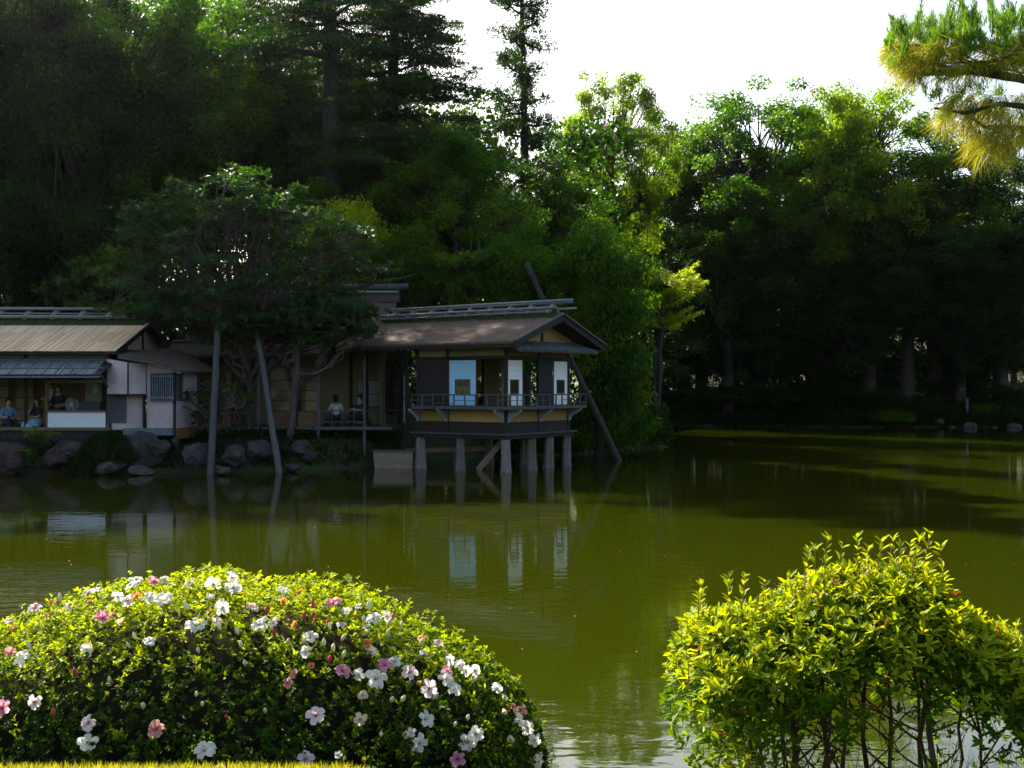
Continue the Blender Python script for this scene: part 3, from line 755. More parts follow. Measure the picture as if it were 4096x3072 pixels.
def shoji(face, a, b, wa, wb, z0, z1, wz0, wz1, mat):
    """sliding paper panel with a square glazed window; face 'x' runs along local x at y=0, face 'y' along local y at x=0"""
    def bx(a0, a1, t0, t1, z0_, z1_):
        return MB().box(a0, a1, t0, t1, z0_, z1_) if face == 'x' else MB().box(-t1, -t0, a0, a1, z0_, z1_)
    m = MB()
    for (p, q, r_, s_) in ((a, wa, z0, z1), (wb, b, z0, z1), (wa, wb, z0, wz0), (wa, wb, wz1, z1)):
        t = bx(p, q, 0.0, 0.012, r_, s_); m.add(t.v, t.f)
    pn = part(m, 'sliding_panel', mat, PAV)
    for (p, q, r_, s_) in ((a - 0.03, a, z0 - 0.02, z1 + 0.02), (b, b + 0.03, z0 - 0.02, z1 + 0.02), (a, b, z1, z1 + 0.02), (a, b, z0 - 0.02, z0)):
        part(bx(p, q, -0.012, 0.02, r_, s_), 'frame', 'timber_brown', pn)
    for (p, q, r_, s_) in ((wa - 0.02, wa, wz0 - 0.02, wz1 + 0.02), (wb, wb + 0.02, wz0 - 0.02, wz1 + 0.02), (wa, wb, wz1, wz1 + 0.02), (wa, wb, wz0 - 0.02, wz0)):
        part(bx(p, q, -0.012, 0.018, r_, s_), 'window_frame', 'timber_brown', pn)
    part(bx(wa, wb, 0.004, 0.008, wz0, wz1), 'pane', 'glass_pane', pn)
    nb = max(2, int((b - a) / 0.3)); 
    for k in range(1, 9):
        z = z0 + (z1 - z0) * k / 9
        if not (wz0 - 0.03 < z < wz1 + 0.03): part(bx(a, b, -0.005, 0.0, z - 0.005, z + 0.005), 'muntin', 'paper_grid', pn)
    return pn
tag(shoji('x', -2.36, -1.24, -2.10, -1.49, 2.22, 3.74, 2.62, 3.08, 'paper_skylight'), 'white paper panel with blue skylight painted in')
shoji('y', 0.10, 0.95, 0.25, 0.72, 2.22, 3.73, 2.62, 3.07, 'paper_white')
shoji('y', 2.90, 3.77, 3.09, 3.57, 2.22, 3.73, 2.62, 3.07, 'paper_white')
ins = part(MB().box(-0.66, -0.15, 0.9, 0.912, 2.2, 3.7), 'inner_panel', 'paper_dull', PAV)
for k in range(6): part(MB().box(-0.66, -0.15, 0.885, 0.9, 2.2 + k * 0.3, 2.22 + k * 0.3), 'muntin', 'timber_dark', ins)
for k in range(3): part(MB().box(-0.66 + k * 0.245, -0.64 + k * 0.245, 0.884, 0.899, 2.2, 3.7), 'muntin', 'timber_dark', ins)
part(MB().box(-0.035, -0.01, 2.02, 2.84, 2.19, 3.76), 'inner_wall', 'timber_dark', PAV)
part(MB().box(-1.2, -0.72, 1.4, 1.43, 2.19, 3.76), 'inner_wall', 'plaster_dim', PAV)
part(MB().box(X0, -3.0, 3.80, 3.83, 2.19, 4.2), 'back_wall', 'plaster_dim', PAV)
part(MB().box(X0 - 0.01, X0 + 0.02, 0.08, 1.3, 2.19, 4.2), 'side_wall', 'plaster_dim', PAV)
part(MB().box(-0.16, -0.08, 0.55, 0.58, 2.19, 2.56), 'low_screen', 'timber_dark', PAV)
# roof
rng = np.random.default_rng(21)
rf = link_mesh('roof', roof_mesh('roof', [slab_roof(rng, -7.1, 0.80, -0.72, 4.31, 2.15, 5.30, 0.11, 100, 26, 0.014, -0.02),
                                          slab_roof(rng, -7.1, 0.80, 5.02, 4.31, 2.15, 5.30, 0.11, 100, 26, 0.014, -0.02)]), MATS['thatch'], PAV)
part(MB().box(-7.1, 0.78, -0.70, -0.62, 4.13, 4.198), 'fascia', 'timber_dark', rf)
part(MB().bar((-7.05, -0.62, 4.10), (-7.05, 2.1, 5.06), 0.05, 0.10), 'barge_board', 'timber_grey', rf)
for s, ye in ((1, -0.72), (-1, 5.02)):
    part(MB().bar((0.83, ye, 4.20), (0.83, 2.15, 5.19), 0.045, 0.20), 'barge_board', 'timber_dark', rf)
    part(MB().bar((0.87, ye, 4.335), (0.87, 2.15, 5.335), 0.10, 0.06), 'verge_strip', 'timber_grey', rf)
for k in range(26):
    x = -6.95 + k * 0.295
    part(MB().bar((x, -0.58, 4.135), (x, 0.4, 4.50), 0.045, 0.05), 'rafter', 'timber_dark', rf)
    part(MB().box(x - 0.024, x + 0.024, -0.597, -0.582, 4.10, 4.155), 'rafter_cap', 'paper_dull', rf)
gb = part(MB().prism([(-0.02, -0.2, 4.36), (-0.02, 4.5, 4.36), (-0.02, 2.15, 5.12)], (-0.03, 0, 0)), 'gable_wall', 'plaster_ochre', PAV)
part(MB().box(-0.01, 0.03, 2.10, 2.20, 4.4, 5.1), 'strut', 'timber_dark', gb)
part(MB().box(-0.01, 0.028, 0.95, 1.02, 4.4, 4.72), 'strut', 'timber_dark', gb)
for y in (-0.3, 4.6, 2.15): part(MB().box(-0.8, 0.8, y - 0.05, y + 0.05, 4.30 if y != 2.15 else 4.98, 4.36 if y != 2.15 else 5.08), 'purlin', 'timber_dark', gb)
pr = part(MB().prism([(0.0, -0.5, 4.36), (0.92, -0.57, 4.05), (0.92, 4.37, 4.05), (0.0, 4.30, 4.36)], (0, 0, -0.05)), 'pent_roof', 'thatch', PAV)
for k in range(24):
    y = -0.45 + k * 0.205
    part(MB().bar((0.02, y, 4.385), (0.93, y + 0.02, 4.075), 0.07, 0.05), 'roof_batten', 'shingle_grey', pr)
for k in range(17):
    y = -0.35 + k * 0.28
    part(MB().box(0.80, 0.90, y - 0.02, y + 0.02, 3.985, 4.03), 'rafter_cap', 'paper_dull', pr)
part(MB().box(-7.05, 0.72, 1.90, 2.40, 5.20, 5.36), 'ridge_cap', 'moss', rf)
for (a, b, y, z, r_) in ((-7.0, 1.28, 2.10, 5.765, 0.045), (-7.0, 1.20, 2.22, 5.69, 0.042), (-7.1, 0.75, 1.86, 5.52, 0.045), (-7.1, 1.2, 2.44, 5.50, 0.042), (-7.1, 0.6, 1.84, 5.385, 0.04)):
    part(MB().tube([(a, y, z - 0.03), ((a + b) / 2, y + 0.01, z), (b, y, z + 0.02)], r_, 8), 'bamboo_pole', 'bamboo', rf, smooth=True)
for k in range(9):
    x = -6.6 + k * 0.88
    part(MB().bar((x, 1.80, 5.35), (x + 0.02, 2.16, 5.66), 0.13, 0.10), 'ridge_log', 'timber_tan', rf, 0.01)
    part(MB().bar((x, 2.50, 5.36), (x + 0.02, 2.17, 5.64), 0.13, 0.10), 'ridge_log', 'timber_tan', rf, 0.01)
part(MB().bar((-1.6, 0.6, 0.0), (-0.9, 1.2, 1.1), 0.16, 0.2), 'brace', 'timber_tan', PAV)

# ------------------------------------------------------------------ tea house behind the veranda (centre) and board roofed house (left)
def house(name, loc, label, cat):
    r = empty(name, loc); tag(r, label, cat); return r
def wpart(mb, name, mat, root, bevel=0.0, smooth=False):
    o = mb.build(name, MATS[mat], root, bevel, smooth); o.matrix_parent_inverse = Matrix.Translation(-Vector(root.location)); return o

T = house('tea_house', (-8.5, 45.5, 1.0), 'dim thatched tea house with open veranda between the pavilion and the pink walled house', 'tea house')
rng = np.random.default_rng(22)
o = link_mesh('roof', roof_mesh('roof', [slab_roof(rng, -11.8, -4.65, 44.3, 4.95, 48.0, 6.35, 0.16, 80, 30, 0.016), slab_roof(rng, -11.8, -4.65, 51.5, 4.95, 48.0, 6.35, 0.16, 80, 30, 0.016)]), MATS['thatch'], T)
o.matrix_parent_inverse = Matrix.Translation(-Vector(T.location)); tr_ = o
for y0, z0 in ((44.3, 4.86), (51.5, 4.86)): part(MB().bar((-4.62, y0, z0), (-4.62, 48.0, z0 + 1.38), 0.05, 0.18), 'barge_board', 'timber_grey', tr_)
part(MB().prism([(-11.7, 47.5, 6.2), (-11.7, 48.5, 6.2), (-11.7, 48.3, 6.62), (-11.7, 47.7, 6.62)], (7.2, 0, 0)), 'ridge_cap', 'thatch', tr_)
part(MB().tube([(-11.9, 48, 6.80), (-8, 48, 6.80), (-4.15, 48, 6.84)], 0.13, 10), 'ridge_log', 'timber_grey', tr_, smooth=True)
part(MB().tube([(-11.8, 47.6, 6.58), (-4.5, 47.6, 6.60)], 0.05, 8), 'bamboo_pole', 'bamboo', tr_, smooth=True)
pr = wpart(MB().prism([(-12.6, 42.9, 3.93), (-6.9, 42.9, 3.93), (-6.9, 44.7, 4.50), (-12.6, 44.7, 4.50)], (0, 0, 0.10)), 'pent_roof', 'thatch', T)
for k in range(12): part(MB().bar((-12.4 + k * 0.49, 42.95, 3.90), (-12.4 + k * 0.49, 44.6, 4.42), 0.05, 0.06), 'rafter', 'timber_dark', pr)
wpart(MB().box(-12.6, -4.9, 46.3, 46.4, 1.4, 4.9), 'back_wall', 'plaster_dim', T)
wpart(MB().box(-12.6, -4.9, 44.2, 46.3, 4.42, 4.50), 'ceiling', 'timber_dark', T)
wpart(MB().box(-12.6, -12.5, 43.2, 46.3, 1.4, 4.5), 'side_wall', 'timber_dark', T)
wpart(MB().box(-4.95, -4.9, 45.0, 46.3, 1.4, 4.5), 'side_wall', 'plaster_dim', T)
fl = wpart(MB().box(-12.6, -4.3, 43.0, 46.3, 1.30, 1.40), 'veranda_floor', 'timber_grey', T, 0.01)
for x in (-12.0, -9.0, -6.95, -5.3): part(MB().box(x - 0.05, x + 0.05, 43.05, 43.15, -0.5, 1.30), 'stilt', 'timber_grey', fl)
for x in (-6.95, -5.3, -9.1, -11.3): wpart(MB().box(x - 0.05, x + 0.05, 43.08, 43.18, 1.40, 3.95), 'post', 'timber_grey', T, 0.006)
for x in (-10.3, -8.2, -6.2, -5.6): wpart(MB().box(x - 0.06, x + 0.06, 46.2, 46.29, 1.40, 4.42), 'post', 'timber_dark', T)
wpart(MB().box(-12.5, -6.9, 43.1, 43.16, 3.55, 3.62), 'lintel_beam', 'timber_dark', T)
# glazed sliding doors on the left part of the veranda
for (x0, x1) in ((-11.2, -10.1), (-8.75, -7.75), (-7.75, -7.0)):
    dr = wpart(MB().box(x0, x0 + 0.04, 43.30, 43.34, 1.4, 3.5), 'glass_door', 'timber_dark', T)
    part(MB().box(x1 - 0.04, x1, 43.30, 43.34, 1.4, 3.5), 'stile', 'timber_dark', dr)
    for k in range(5): part(MB().box(x0 + 0.04, x1 - 0.04, 43.305, 43.335, 1.95 + k * 0.37, 1.98 + k * 0.37), 'muntin', 'timber_dark', dr)
    part(MB().box(x0 + 0.04, x1 - 0.04, 43.305, 43.335, 1.4, 1.95), 'kick_panel', 'timber_brown', dr)
    part(MB().box(x0 + 0.04, x1 - 0.04, 43.318, 43.322, 1.98, 3.5), 'pane', 'glass_pane', dr)
# lattice window in the back wall
lw = wpart(MB().box(-5.95, -5.1, 46.24, 46.26, 2.05, 3.10), 'lattice_window', 'paper_dull', T)
for k in range(11): part(MB().box(-5.93 + k * 0.08, -5.91 + k * 0.08, 46.20, 46.235, 2.05, 3.10), 'slat', 'timber_dark', lw)
for z in (2.05, 2.55, 3.08): part(MB().box(-5.95, -5.1, 46.18, 46.199, z, z + 0.03), 'rail', 'timber_dark', lw)
# low veranda railing
rl = wpart(MB().bar((-6.9, 43.12, 1.98), (-5.3, 43.12, 1.98), 0.05, 0.04), 'railing', 'timber_grey', T)
part(MB().bar((-5.3, 43.12, 1.98), (-4.0, 45.2, 1.98), 0.05, 0.04), 'top_rail', 'timber_grey', rl)
part(MB().bar((-6.9, 43.12, 1.58), (-5.3, 43.12, 1.58), 0.03, 0.03), 'low_rail', 'timber_grey', rl)
for k in range(5): part(MB().box(-6.88 + k * 0.39, -6.85 + k * 0.39, 43.105, 43.135, 1.4, 1.96), 'baluster', 'timber_grey', rl)
for k in range(1, 5): part(MB().bar((-5.3 + k * 0.32, 43.12 + k * 0.52, 1.4), (-5.3 + k * 0.32, 43.12 + k * 0.52, 1.96), 0.03, 0.03), 'baluster', 'timber_grey', rl)
# half open paper door by the pavilion
pd = wpart(MB().bar((-3.98, 44.2, 2.4), (-3.90, 43.5, 2.4), 0.02, 1.7), 'paper_door', 'paper_dull', T)
part(MB().bar((-3.965, 44.2, 2.4), (-3.885, 43.5, 2.4), 0.05, 0.04), 'rail', 'timber_dark', pd)

A = house('board_roof_house', (-15.5, 41.5, 1.0), 'pink plastered house with pale board roof at the left edge', 'house')
AX1 = -13.2
rfA = wpart(MB().prism([(-24, 40.05, 4.02), (AX1, 40.05, 4.02), (AX1, 43.8, 5.16), (-24, 43.8, 5.16)], (0, 0, -0.06)), 'roof', 'timber_dark', A)
part(MB().prism([(-24, 47.55, 4.02), (AX1, 47.55, 4.02), (AX1, 43.8, 5.16), (-24, 43.8, 5.16)], (0, 0, -0.06)), 'back_slope', 'timber_dark', rfA)
# single roof boards: three courses of planks on the front slope
rb = random.Random(8)
pm_ = []
for L_, w in ((1.36, 0.094), (1.36, 0.10), (1.36, 0.088)):
    mb = MB().box(-w / 2, w / 2, 0, L_, 0, 0.022); pm_.append(mb.mesh('plank', 0.003))
slope = math.atan2(1.14, 3.75); x = -21.6; i = 0
while x < AX1 - 0.04:
    for c in range(3):
        if x > -21.6 + 0.11 * 0:
            me = pm_[rb.randrange(3)]
            o = link_mesh('plank', me, MATS['plank'], rfA)
            s = 1.22 * c + rb.uniform(-0.02, 0.02)
            o.location = (x, 40.02 + s * math.cos(slope), 4.012 + s * math.sin(slope) + 0.008 + 0.006 * (i % 2) + (0.012 if c else 0))
            o.rotation_euler = (slope - (0.008 if c else 0), 0, rb.uniform(-0.006, 0.006))
    x += 0.103 if x > -21.6 else 0.103; i += 1
part(MB().box(-24, AX1 - 0.02, 40.02, 40.08, 3.93, 3.985), 'fascia', 'timber_dark', rfA)
part(MB().bar((AX1 + 0.03, 39.98, 3.98), (AX1 + 0.03, 43.8, 5.12), 0.05, 0.16), 'barge_board', 'timber_dark', rfA)
part(MB().bar((AX1 + 0.03, 47.6, 3.98), (AX1 + 0.03, 43.8, 5.12), 0.05, 0.16), 'barge_board', 'timber_dark', rfA)
part(MB().prism([(-24, 43.35, 5.06), (-24, 44.25, 5.06), (-24, 44.05, 5.32), (-24, 43.55, 5.32)], (10.7, 0, 0)), 'ridge_cap', 'moss', rfA)
for (y, z, r_) in ((43.45, 5.36, 0.065), (43.62, 5.66, 0.06), (44.15, 5.38, 0.06), (43.5, 5.48, 0.03)):
    part(MB().tube([(-24, y, z), (-18, y, z + 0.02), (-12.85 if z < 5.4 else -13.4, y, z)], r_, 8), 'bamboo_pole', 'bamboo', rfA, smooth=True)
for k in range(9):
    x = -21.6 + k * 1.0
    part(MB().bar((x - 0.06, 43.40, 5.32), (x + 0.06, 43.72, 5.62), 0.17, 0.13), 'ridge_log', 'timber_tan', rfA, 0.012)
# gable end
gb = wpart(MB().prism([(-13.5, 40.4, 4.05), (-13.5, 47.2, 4.05), (-13.5, 43.8, 5.04)], (-0.05, 0, 0)), 'gable_wall', 'plaster_pink', A)
part(MB().box(-13.49, -13.44, 40.3, 47.3, 4.02, 4.14), 'tie_beam', 'timber_dark', gb)
part(MB().box(-13.49, -13.45, 43.74, 43.86, 4.14, 5.0), 'strut', 'timber_dark', gb)
part(MB().box(-13.49, -13.45, 41.9, 42.0, 4.14, 4.5), 'strut', 'timber_dark', gb)
# front wall
wpart(MB().box(-24, -13.5, 40.50, 40.58, 3.76, 4.0), 'upper_wall', 'plaster_dim', A)
for x in (-21, -18.8, -16.4, -13.55): wpart(MB().box(x - 0.05, x + 0.05, 40.44, 40.52, 1.35, 4.0), 'post', 'timber_dark', A)
wpart(MB().box(-24, -13.6, 43.9, 44.0, 1.3, 4.0), 'back_wall', 'plaster_dim', A)
wpart(MB().box(-24, -13.6, 40.5, 43.9, 3.70, 3.76), 'ceiling', 'timber_dark', A)
wpart(MB().box(-24, -13.5, 40.2, 43.9, 1.38, 1.48), 'floor', 'tatami_shade', A)
wpart(MB().box(-24, -13.5, 40.3, 40.42, 0.85, 1.38), 'plinth', 'timber_dark', A)
for x0, x1 in ((-20.5, -19.6), (-19.2, -18.3), (-18.0, -17.4)):
    sp = wpart(MB().box(x0, x1, 43.6, 43.64, 1.5, 3.5), 'screen_panel', 'plaster_dim', A)
    for k in range(5): part(MB().box(x0, x1, 43.57, 43.6, 1.6 + k * 0.42, 1.63 + k * 0.42), 'muntin', 'timber_dark', sp)
ct = wpart(MB().box(-15.62, -13.68, 40.36, 40.42, 1.46, 2.0), 'counter_panel', 'plaster_white', A, 0.004)
part(MB().box(-15.66, -13.66, 40.28, 40.5, 2.0, 2.05), 'counter_top', 'timber_brown', ct, 0.006)
part(MB().box(-15.7, -15.62, 40.35, 40.45, 1.40, 3.3), 'jamb', 'timber_brown', ct)
part(MB().box(-15.66, -13.66, 40.38, 40.42, 2.98, 3.06), 'lintel', 'plaster_dim', ct)
wpart(MB().box(-15.3, -14.7, 43.0, 43.05, 2.1, 3.3), 'kitchen_panel', 'paper_dull', A)
wpart(MB().box(-14.98, -14.80, 42.9, 42.98, 2.62, 2.92), 'notice_sheet', 'paper_white', A)
wpart(MB().box(-15.6, -14.6, 42.5, 42.9, 1.5, 2.32), 'kitchen_counter', 'shingle_grey', A)
# weathered pent roof over the open front
pr = wpart(MB().prism([(-24, 39.3, 3.24), (-13.52, 39.3, 3.24), (-13.3, 40.5, 3.80), (-24, 40.5, 3.80)], (0, 0, -0.04)), 'pent_roof', 'timber_dark', A)
rb = random.Random(9); sl2 = math.atan2(0.56, 1.2)
sm_ = [MB().box(-w / 2, w / 2, 0, 0.46, 0, 0.016).mesh('shingle', 0.0) for w in (0.15, 0.17, 0.13)]
for c in range(3):
    x = -21.0
    while x < -13.62:
        o = link_mesh('shingle', sm_[rb.randrange(3)], MATS['shingle_grey'], pr)
        s = c * 0.42
        o.location = (x, 39.27 + s * math.cos(sl2), 3.235 + s * math.sin(sl2) + 0.006 + rb.uniform(0, 0.006))
        o.rotation_euler = (sl2 - 0.02, rb.uniform(-0.03, 0.03), rb.uniform(-0.03, 0.03))
        x += 0.165
for y, z in ((39.68, 3.45), (40.25, 3.72)): part(MB().box(-24, -13.5, y - 0.02, y + 0.02, z + 0.01, z + 0.04), 'roof_pole', 'bamboo', pr)
for k in range(14): part(MB().bar((-21 + k * 0.56, 39.28, 3.275), (-20.98 + k * 0.56, 40.5, 3.85), 0.035, 0.03), 'roof_rib', 'bamboo', pr)
part(MB().box(-24, -13.5, 39.28, 39.33, 3.14, 3.195), 'fascia', 'shingle_grey', pr)
wpart(MB().bar((-13.56, 40.4, 2.75), (-13.52, 39.45, 3.22), 0.05, 0.07), 'bracket', 'timber_grey', A)
# plastered annex: bay with set-back foot, barred windows
def vwall(p, q, z0, z1, name, mat, z1b=None, z0b=None, th=0.05):
    (xa, ya), (xb, yb) = p, q
    z1b = z1 if z1b is None else z1b; z0b = z0 if z0b is None else z0b
    return wpart(MB().prism([(xa, ya, z0), (xb, yb, z0b), (xb, yb, z1b), (xa, ya, z1)], (0, th, 0)), name, mat, A)
def pxX(cx, Y): return (cx * 0.1243 - 512) / FPX * Y
def pxZ(cy, Y): return CAM_Z + (893 - cy) * 0.1243 / FPX * Y
p0 = (pxX(858, 40.25), 40.25); p1 = (pxX(1030, 39.75), 39.75); p2 = (pxX(1172, 40.15), 40.15)
vwall(p0, p1, pxZ(958, 40), pxZ(672, 40), 'bay_wall', 'plaster_pink', pxZ(705, 40)); vwall(p1, p2, pxZ(960, 40), pxZ(705, 40), 'bay_wall', 'plaster_pink', pxZ(712, 40))
for (a, b) in ((p0, p1), (p1, p2)): wpart(MB().bar((a[0], a[1] - 0.02, pxZ(962, 40)), (b[0], b[1] - 0.02, pxZ(962, 40)), 0.10, 0.05), 'bay_sill', 'timber_dark', A)
for q in (p0, p1): wpart(MB().box(q[0] - 0.02, q[0] + 0.02, q[1] - 0.03, q[1] + 0.02, pxZ(960, 40), pxZ(690, 40)), 'corner_strip', 'timber_dark', A)
q0 = (pxX(862, 40.5), 40.5); q1 = (pxX(1017, 40.35), 40.35); q2 = (pxX(1168, 40.3), 40.3); q3 = (pxX(1403, 39.9), 39.9); q4 = (pxX(1580, 41.6), 41.6)
vwall(q0, q1, pxZ(1245, 40.4), pxZ(1185, 40.4), 'foot_wall', 'plaster_pink')
bw = vwall(q0, q1, pxZ(1185, 40.4), pxZ(965, 40.4), 'barred_window', 'timber_dark')
for k in range(13):
    t = (k + 0.5) / 13; xx = q0[0] + (q1[0] - q0[0]) * t; yy = q0[1] + (q1[1] - q0[1]) * t - 0.03
    part(MB().box(xx - 0.022, xx + 0.022, yy - 0.02, yy + 0.02, pxZ(1190, 40.4), pxZ(965, 40.4)), 'slat', 'timber_grey', bw)
vwall(q1, q2, pxZ(1232, 40.3), pxZ(965, 40.3), 'lower_wall', 'plaster_pink')
vwall((p2[0] + 0.02, 40.2), q3, pxZ(1232, 40), pxZ(712, 40), 'main_wall', 'plaster_pink', pxZ(760, 39.9))
vwall((q3[0] + 0.04, 39.93), q4, pxZ(1232, 40), pxZ(760, 40), 'return_wall', 'plaster_pink', pxZ(800, 41.5))
vwall((q3[0] + 0.04, 39.95), q4, pxZ(1320, 40), pxZ(1234, 40), 'return_skirt', 'timber_brown')
wpart(MB().box(q3[0] - 0.03, q3[0] + 0.05, q3[1] - 0.06, q3[1] + 0.02, pxZ(1290, 39.9), pxZ(780, 39.9)), 'corner_post', 'timber_dark', A)
wpart(MB().box(q2[0] - 0.03, q2[0] + 0.02, 40.10, 40.28, pxZ(1232, 40), pxZ(960, 40)), 'corner_post', 'timber_dark', A)
wpart(MB().box(q1[0], q3[0], 40.0, 40.2, pxZ(1290, 40), pxZ(1234, 40)), 'sill_beam', 'shingle_grey', A)
bw = wpart(MB().bar((pxX(1202, 40.0), 40.12, (pxZ(785, 40) + pxZ(1020, 40)) / 2), (pxX(1400, 39.85), 39.86, (pxZ(785, 40) + pxZ(1020, 40)) / 2), 0.02, pxZ(785, 40) - pxZ(1020, 40) - 0.1), 'barred_window', 'timber_dark', A)
for k in range(11):
    t = (k + 0.4) / 11; xx = pxX(1202, 40) + (pxX(1403, 39.85) - pxX(1202, 40)) * t; yy = 40.10 - 0.26 * t - 0.05
    part(MB().box(xx - 0.018, xx + 0.018, yy - 0.02, yy + 0.02, pxZ(1018, 40), pxZ(785, 40)), 'slat', 'shingle_grey', bw)
for cy in (815, 985): part(MB().bar((pxX(1200, 40), 40.05, pxZ(cy, 40)), (pxX(1405, 39.85), 39.79, pxZ(cy, 40)), 0.03, 0.06), 'cross_rail', 'shingle_grey', bw)
bw2 = wpart(MB().bar((q3[0] + 0.08, 39.90, (pxZ(797, 40) + pxZ(1010, 40)) / 2), (pxX(1507, 41.0), 40.95, (pxZ(797, 40) + pxZ(1010, 40)) / 2), 0.02, 0.8), 'barred_window', 'timber_dark', A)
for k in range(9):
    t = (k + 0.5) / 9; xx = q3[0] + 0.09 + (pxX(1507, 41.0) - q3[0] - 0.09) * t; yy = 39.86 + 1.05 * t
    part(MB().box(xx - 0.015, xx + 0.015, yy - 0.02, yy + 0.02, pxZ(1012, 40.4), pxZ(797, 40.4)), 'slat', 'timber_grey', bw2)
# lean-to bark roof over the annex
lr = wpart(MB().prism([at(118, 356.5, 39.9), at(150, 361.5, 39.5), at(181, 372.5, 39.3), at(215, 372, 41.4), at(178, 350.5, 43.0), at(117, 352.5, 42.2)], (0, 0, 0.07)), 'lean_to_roof', 'thatch', A)
part(MB().bar(at(118, 357.5, 39.88), at(150, 362.5, 39.48), 0.04, 0.05), 'eave_strip', 'timber_grey', lr)
part(MB().bar(at(150, 362.5, 39.48), at(181, 373.5, 39.28), 0.04, 0.05), 'eave_strip', 'timber_grey', lr)
wpart(MB().box(-12.0, -11.0, 41.7, 41.75, 1.0, 3.2), 'connecting_wall', 'timber_dark', A)
for k in range(9): wpart(MB().box(-11.95 + k * 0.1, -11.92 + k * 0.1, 41.65, 41.69, 1.6, 3.0), 'slat', 'timber_grey', A)
# ------------------------------------------------------------------ leaning props, rocks, box
def prop(a, b, r0, r1, label, mat='timber_grey'):
    a, b = Vector(a), Vector(b); d = b - a
    base = a - d.normalized() * 0.8
    n = 14; rr = random.Random(hash(label) % 1000 if False else len(label))
    pts = [base + (b - base) * (i / n) + Vector((rr.uniform(-1, 1), rr.uniform(-1, 1), 0)) * 0.012 for i in range(n + 1)]
    me = MB().tube([p - a for p in pts], [r0 + (r1 - r0) * i / n + rr.uniform(-0.006, 0.006) for i in range(n + 1)], 10).mesh('support_post', 0, True)
    o = link_mesh('support_post', me, MATS[mat], None, a); return tag(o, label, 'support post', 'timber props standing in the pond')
Yb = shore_y(475); prop(at(210.5, 475, Yb), at(219, 306, Yb + 2.2), 0.12, 0.10, 'upright weathered grey prop in the water by the pink walled house')
Yb = shore_y(472.5); prop(at(279, 472.5, Yb), at(257, 328, Yb + 1.8), 0.12, 0.09, 'slanting weathered grey prop in the water before the veranda')
Yb = shore_y(460.4); prop(at(618.5, 460.4, Yb), at(526, 263, Yb + 1.6), 0.13, 0.11, 'long dark prop slanting up behind the right side of the pavilion', 'bark')

from mathutils import noise as mnoise
def rock_mesh(seed, sx, sy, sz, sub=4):
    rr = random.Random(seed)
    bm = bmesh.new(); bmesh.ops.create_icosphere(bm, subdivisions=sub, radius=1)
    cuts = [(Vector((rr.gauss(0, 1), rr.gauss(0, 1), rr.gauss(0, 0.8))).normalized(), rr.uniform(0.55, 0.85)) for _ in range(11)]
    for v in bm.verts:
        for n, d in cuts:
            t = v.co.dot(n)
            if t > d: v.co -= n * (t - d) * 0.92
        nv = mnoise.fractal(v.co * 1.7 + Vector((seed * 3.1, seed * 1.7, 0)), 0.9, 2.1, 5); v.co += v.co.normalized() * (0.13 * nv + rr.uniform(-0.012, 0.012))
        v.co.x *= sx; v.co.y *= sy; v.co.z *= sz
    for f in bm.faces: f.smooth = False
    me = bpy.data.meshes.new('boulder'); bm.to_mesh(me); bm.free(); return me
def rock(px, py, w, h, Y, mat, label, seed, group=None):
    c = at(px, py, Y)
    me = rock_mesh(seed, w / FPX * Y * 0.56, w / FPX * Y * 0.45, h / FPX * Y * 0.56)
    o = link_mesh('boulder', me, MATS[mat], None, c); o.rotation_euler = (0, 0, seed * 0.3)
    return tag(o, label, 'boulder', group or 'boulders along the near tea house bank')
RK = [(144, 450, 40, 34, 39.6, 'rock_pale', 'largest pale boulder below the corner of the pink wall', 1),
      (161, 449, 22, 16, 39.4, 'rock_pale', 'smaller pale boulder against the right flank of the largest one', 2),
      (199, 456, 30, 24, 39.2, 'rock_pale', 'mossy pale boulder left of the upright prop', 3),
      (234, 457, 30, 24, 39.6, 'rock_pale', 'rounded lichen covered boulder between the two grey props', 4),
      (6, 458, 44, 36, 38.6, 'rock_red', 'rough brown boulder cut by the left edge', 5),
      (58, 459, 34, 18, 38.9, 'rock_red', 'reddish slab boulder right of the bright fern', 6),
      (66, 445, 22, 10, 39.5, 'rock_pale', 'flat pale stone on top of the cobbled bank', 7),
      (108, 467, 40, 15, 38.9, 'rock', 'low dark boulder at the waterline below the azalea shrub', 8),
      (140, 471, 26, 10, 38.7, 'rock', 'low flat rock at the waterline below the largest pale boulder', 9),
      (259, 452, 30, 22, 40.6, 'rock', 'dark boulder behind the slanting prop', 10),
      (303, 450, 26, 18, 41.2, 'rock', 'round dark boulder right of the slanting prop', 11),
      (311, 457, 16, 9, 41.0, 'rock_pale', 'small pale stone at the foot of the veranda stilt', 12),
      (331, 457, 18, 12, 42.4, 'rock', 'dark grey stone between the veranda stilts', 13),
      (343, 461, 16, 12, 42.2, 'rock_red', 'brown waterline stone between the veranda stilts', 14),
      (355, 450, 18, 14, 43.5, 'rock', 'dark boulder in shade behind the second veranda stilt', 15),
      (176, 442, 10, 9, 39.8, 'rock', 'squared foundation stone under the corner post', 16),
      (188, 449, 8, 7, 39.4, 'rock', 'small round stone on the bank left of the mossy pale boulder', 17),
      (222, 470, 22, 9, 38.8, 'rock', 'low wet rock at the foot of the upright prop', 18),
      (292, 468, 20, 8, 40.1, 'rock', 'low wet rock at the foot of the slanting prop', 19)]
for r_ in RK: rock(*r_[:7], r_[7])
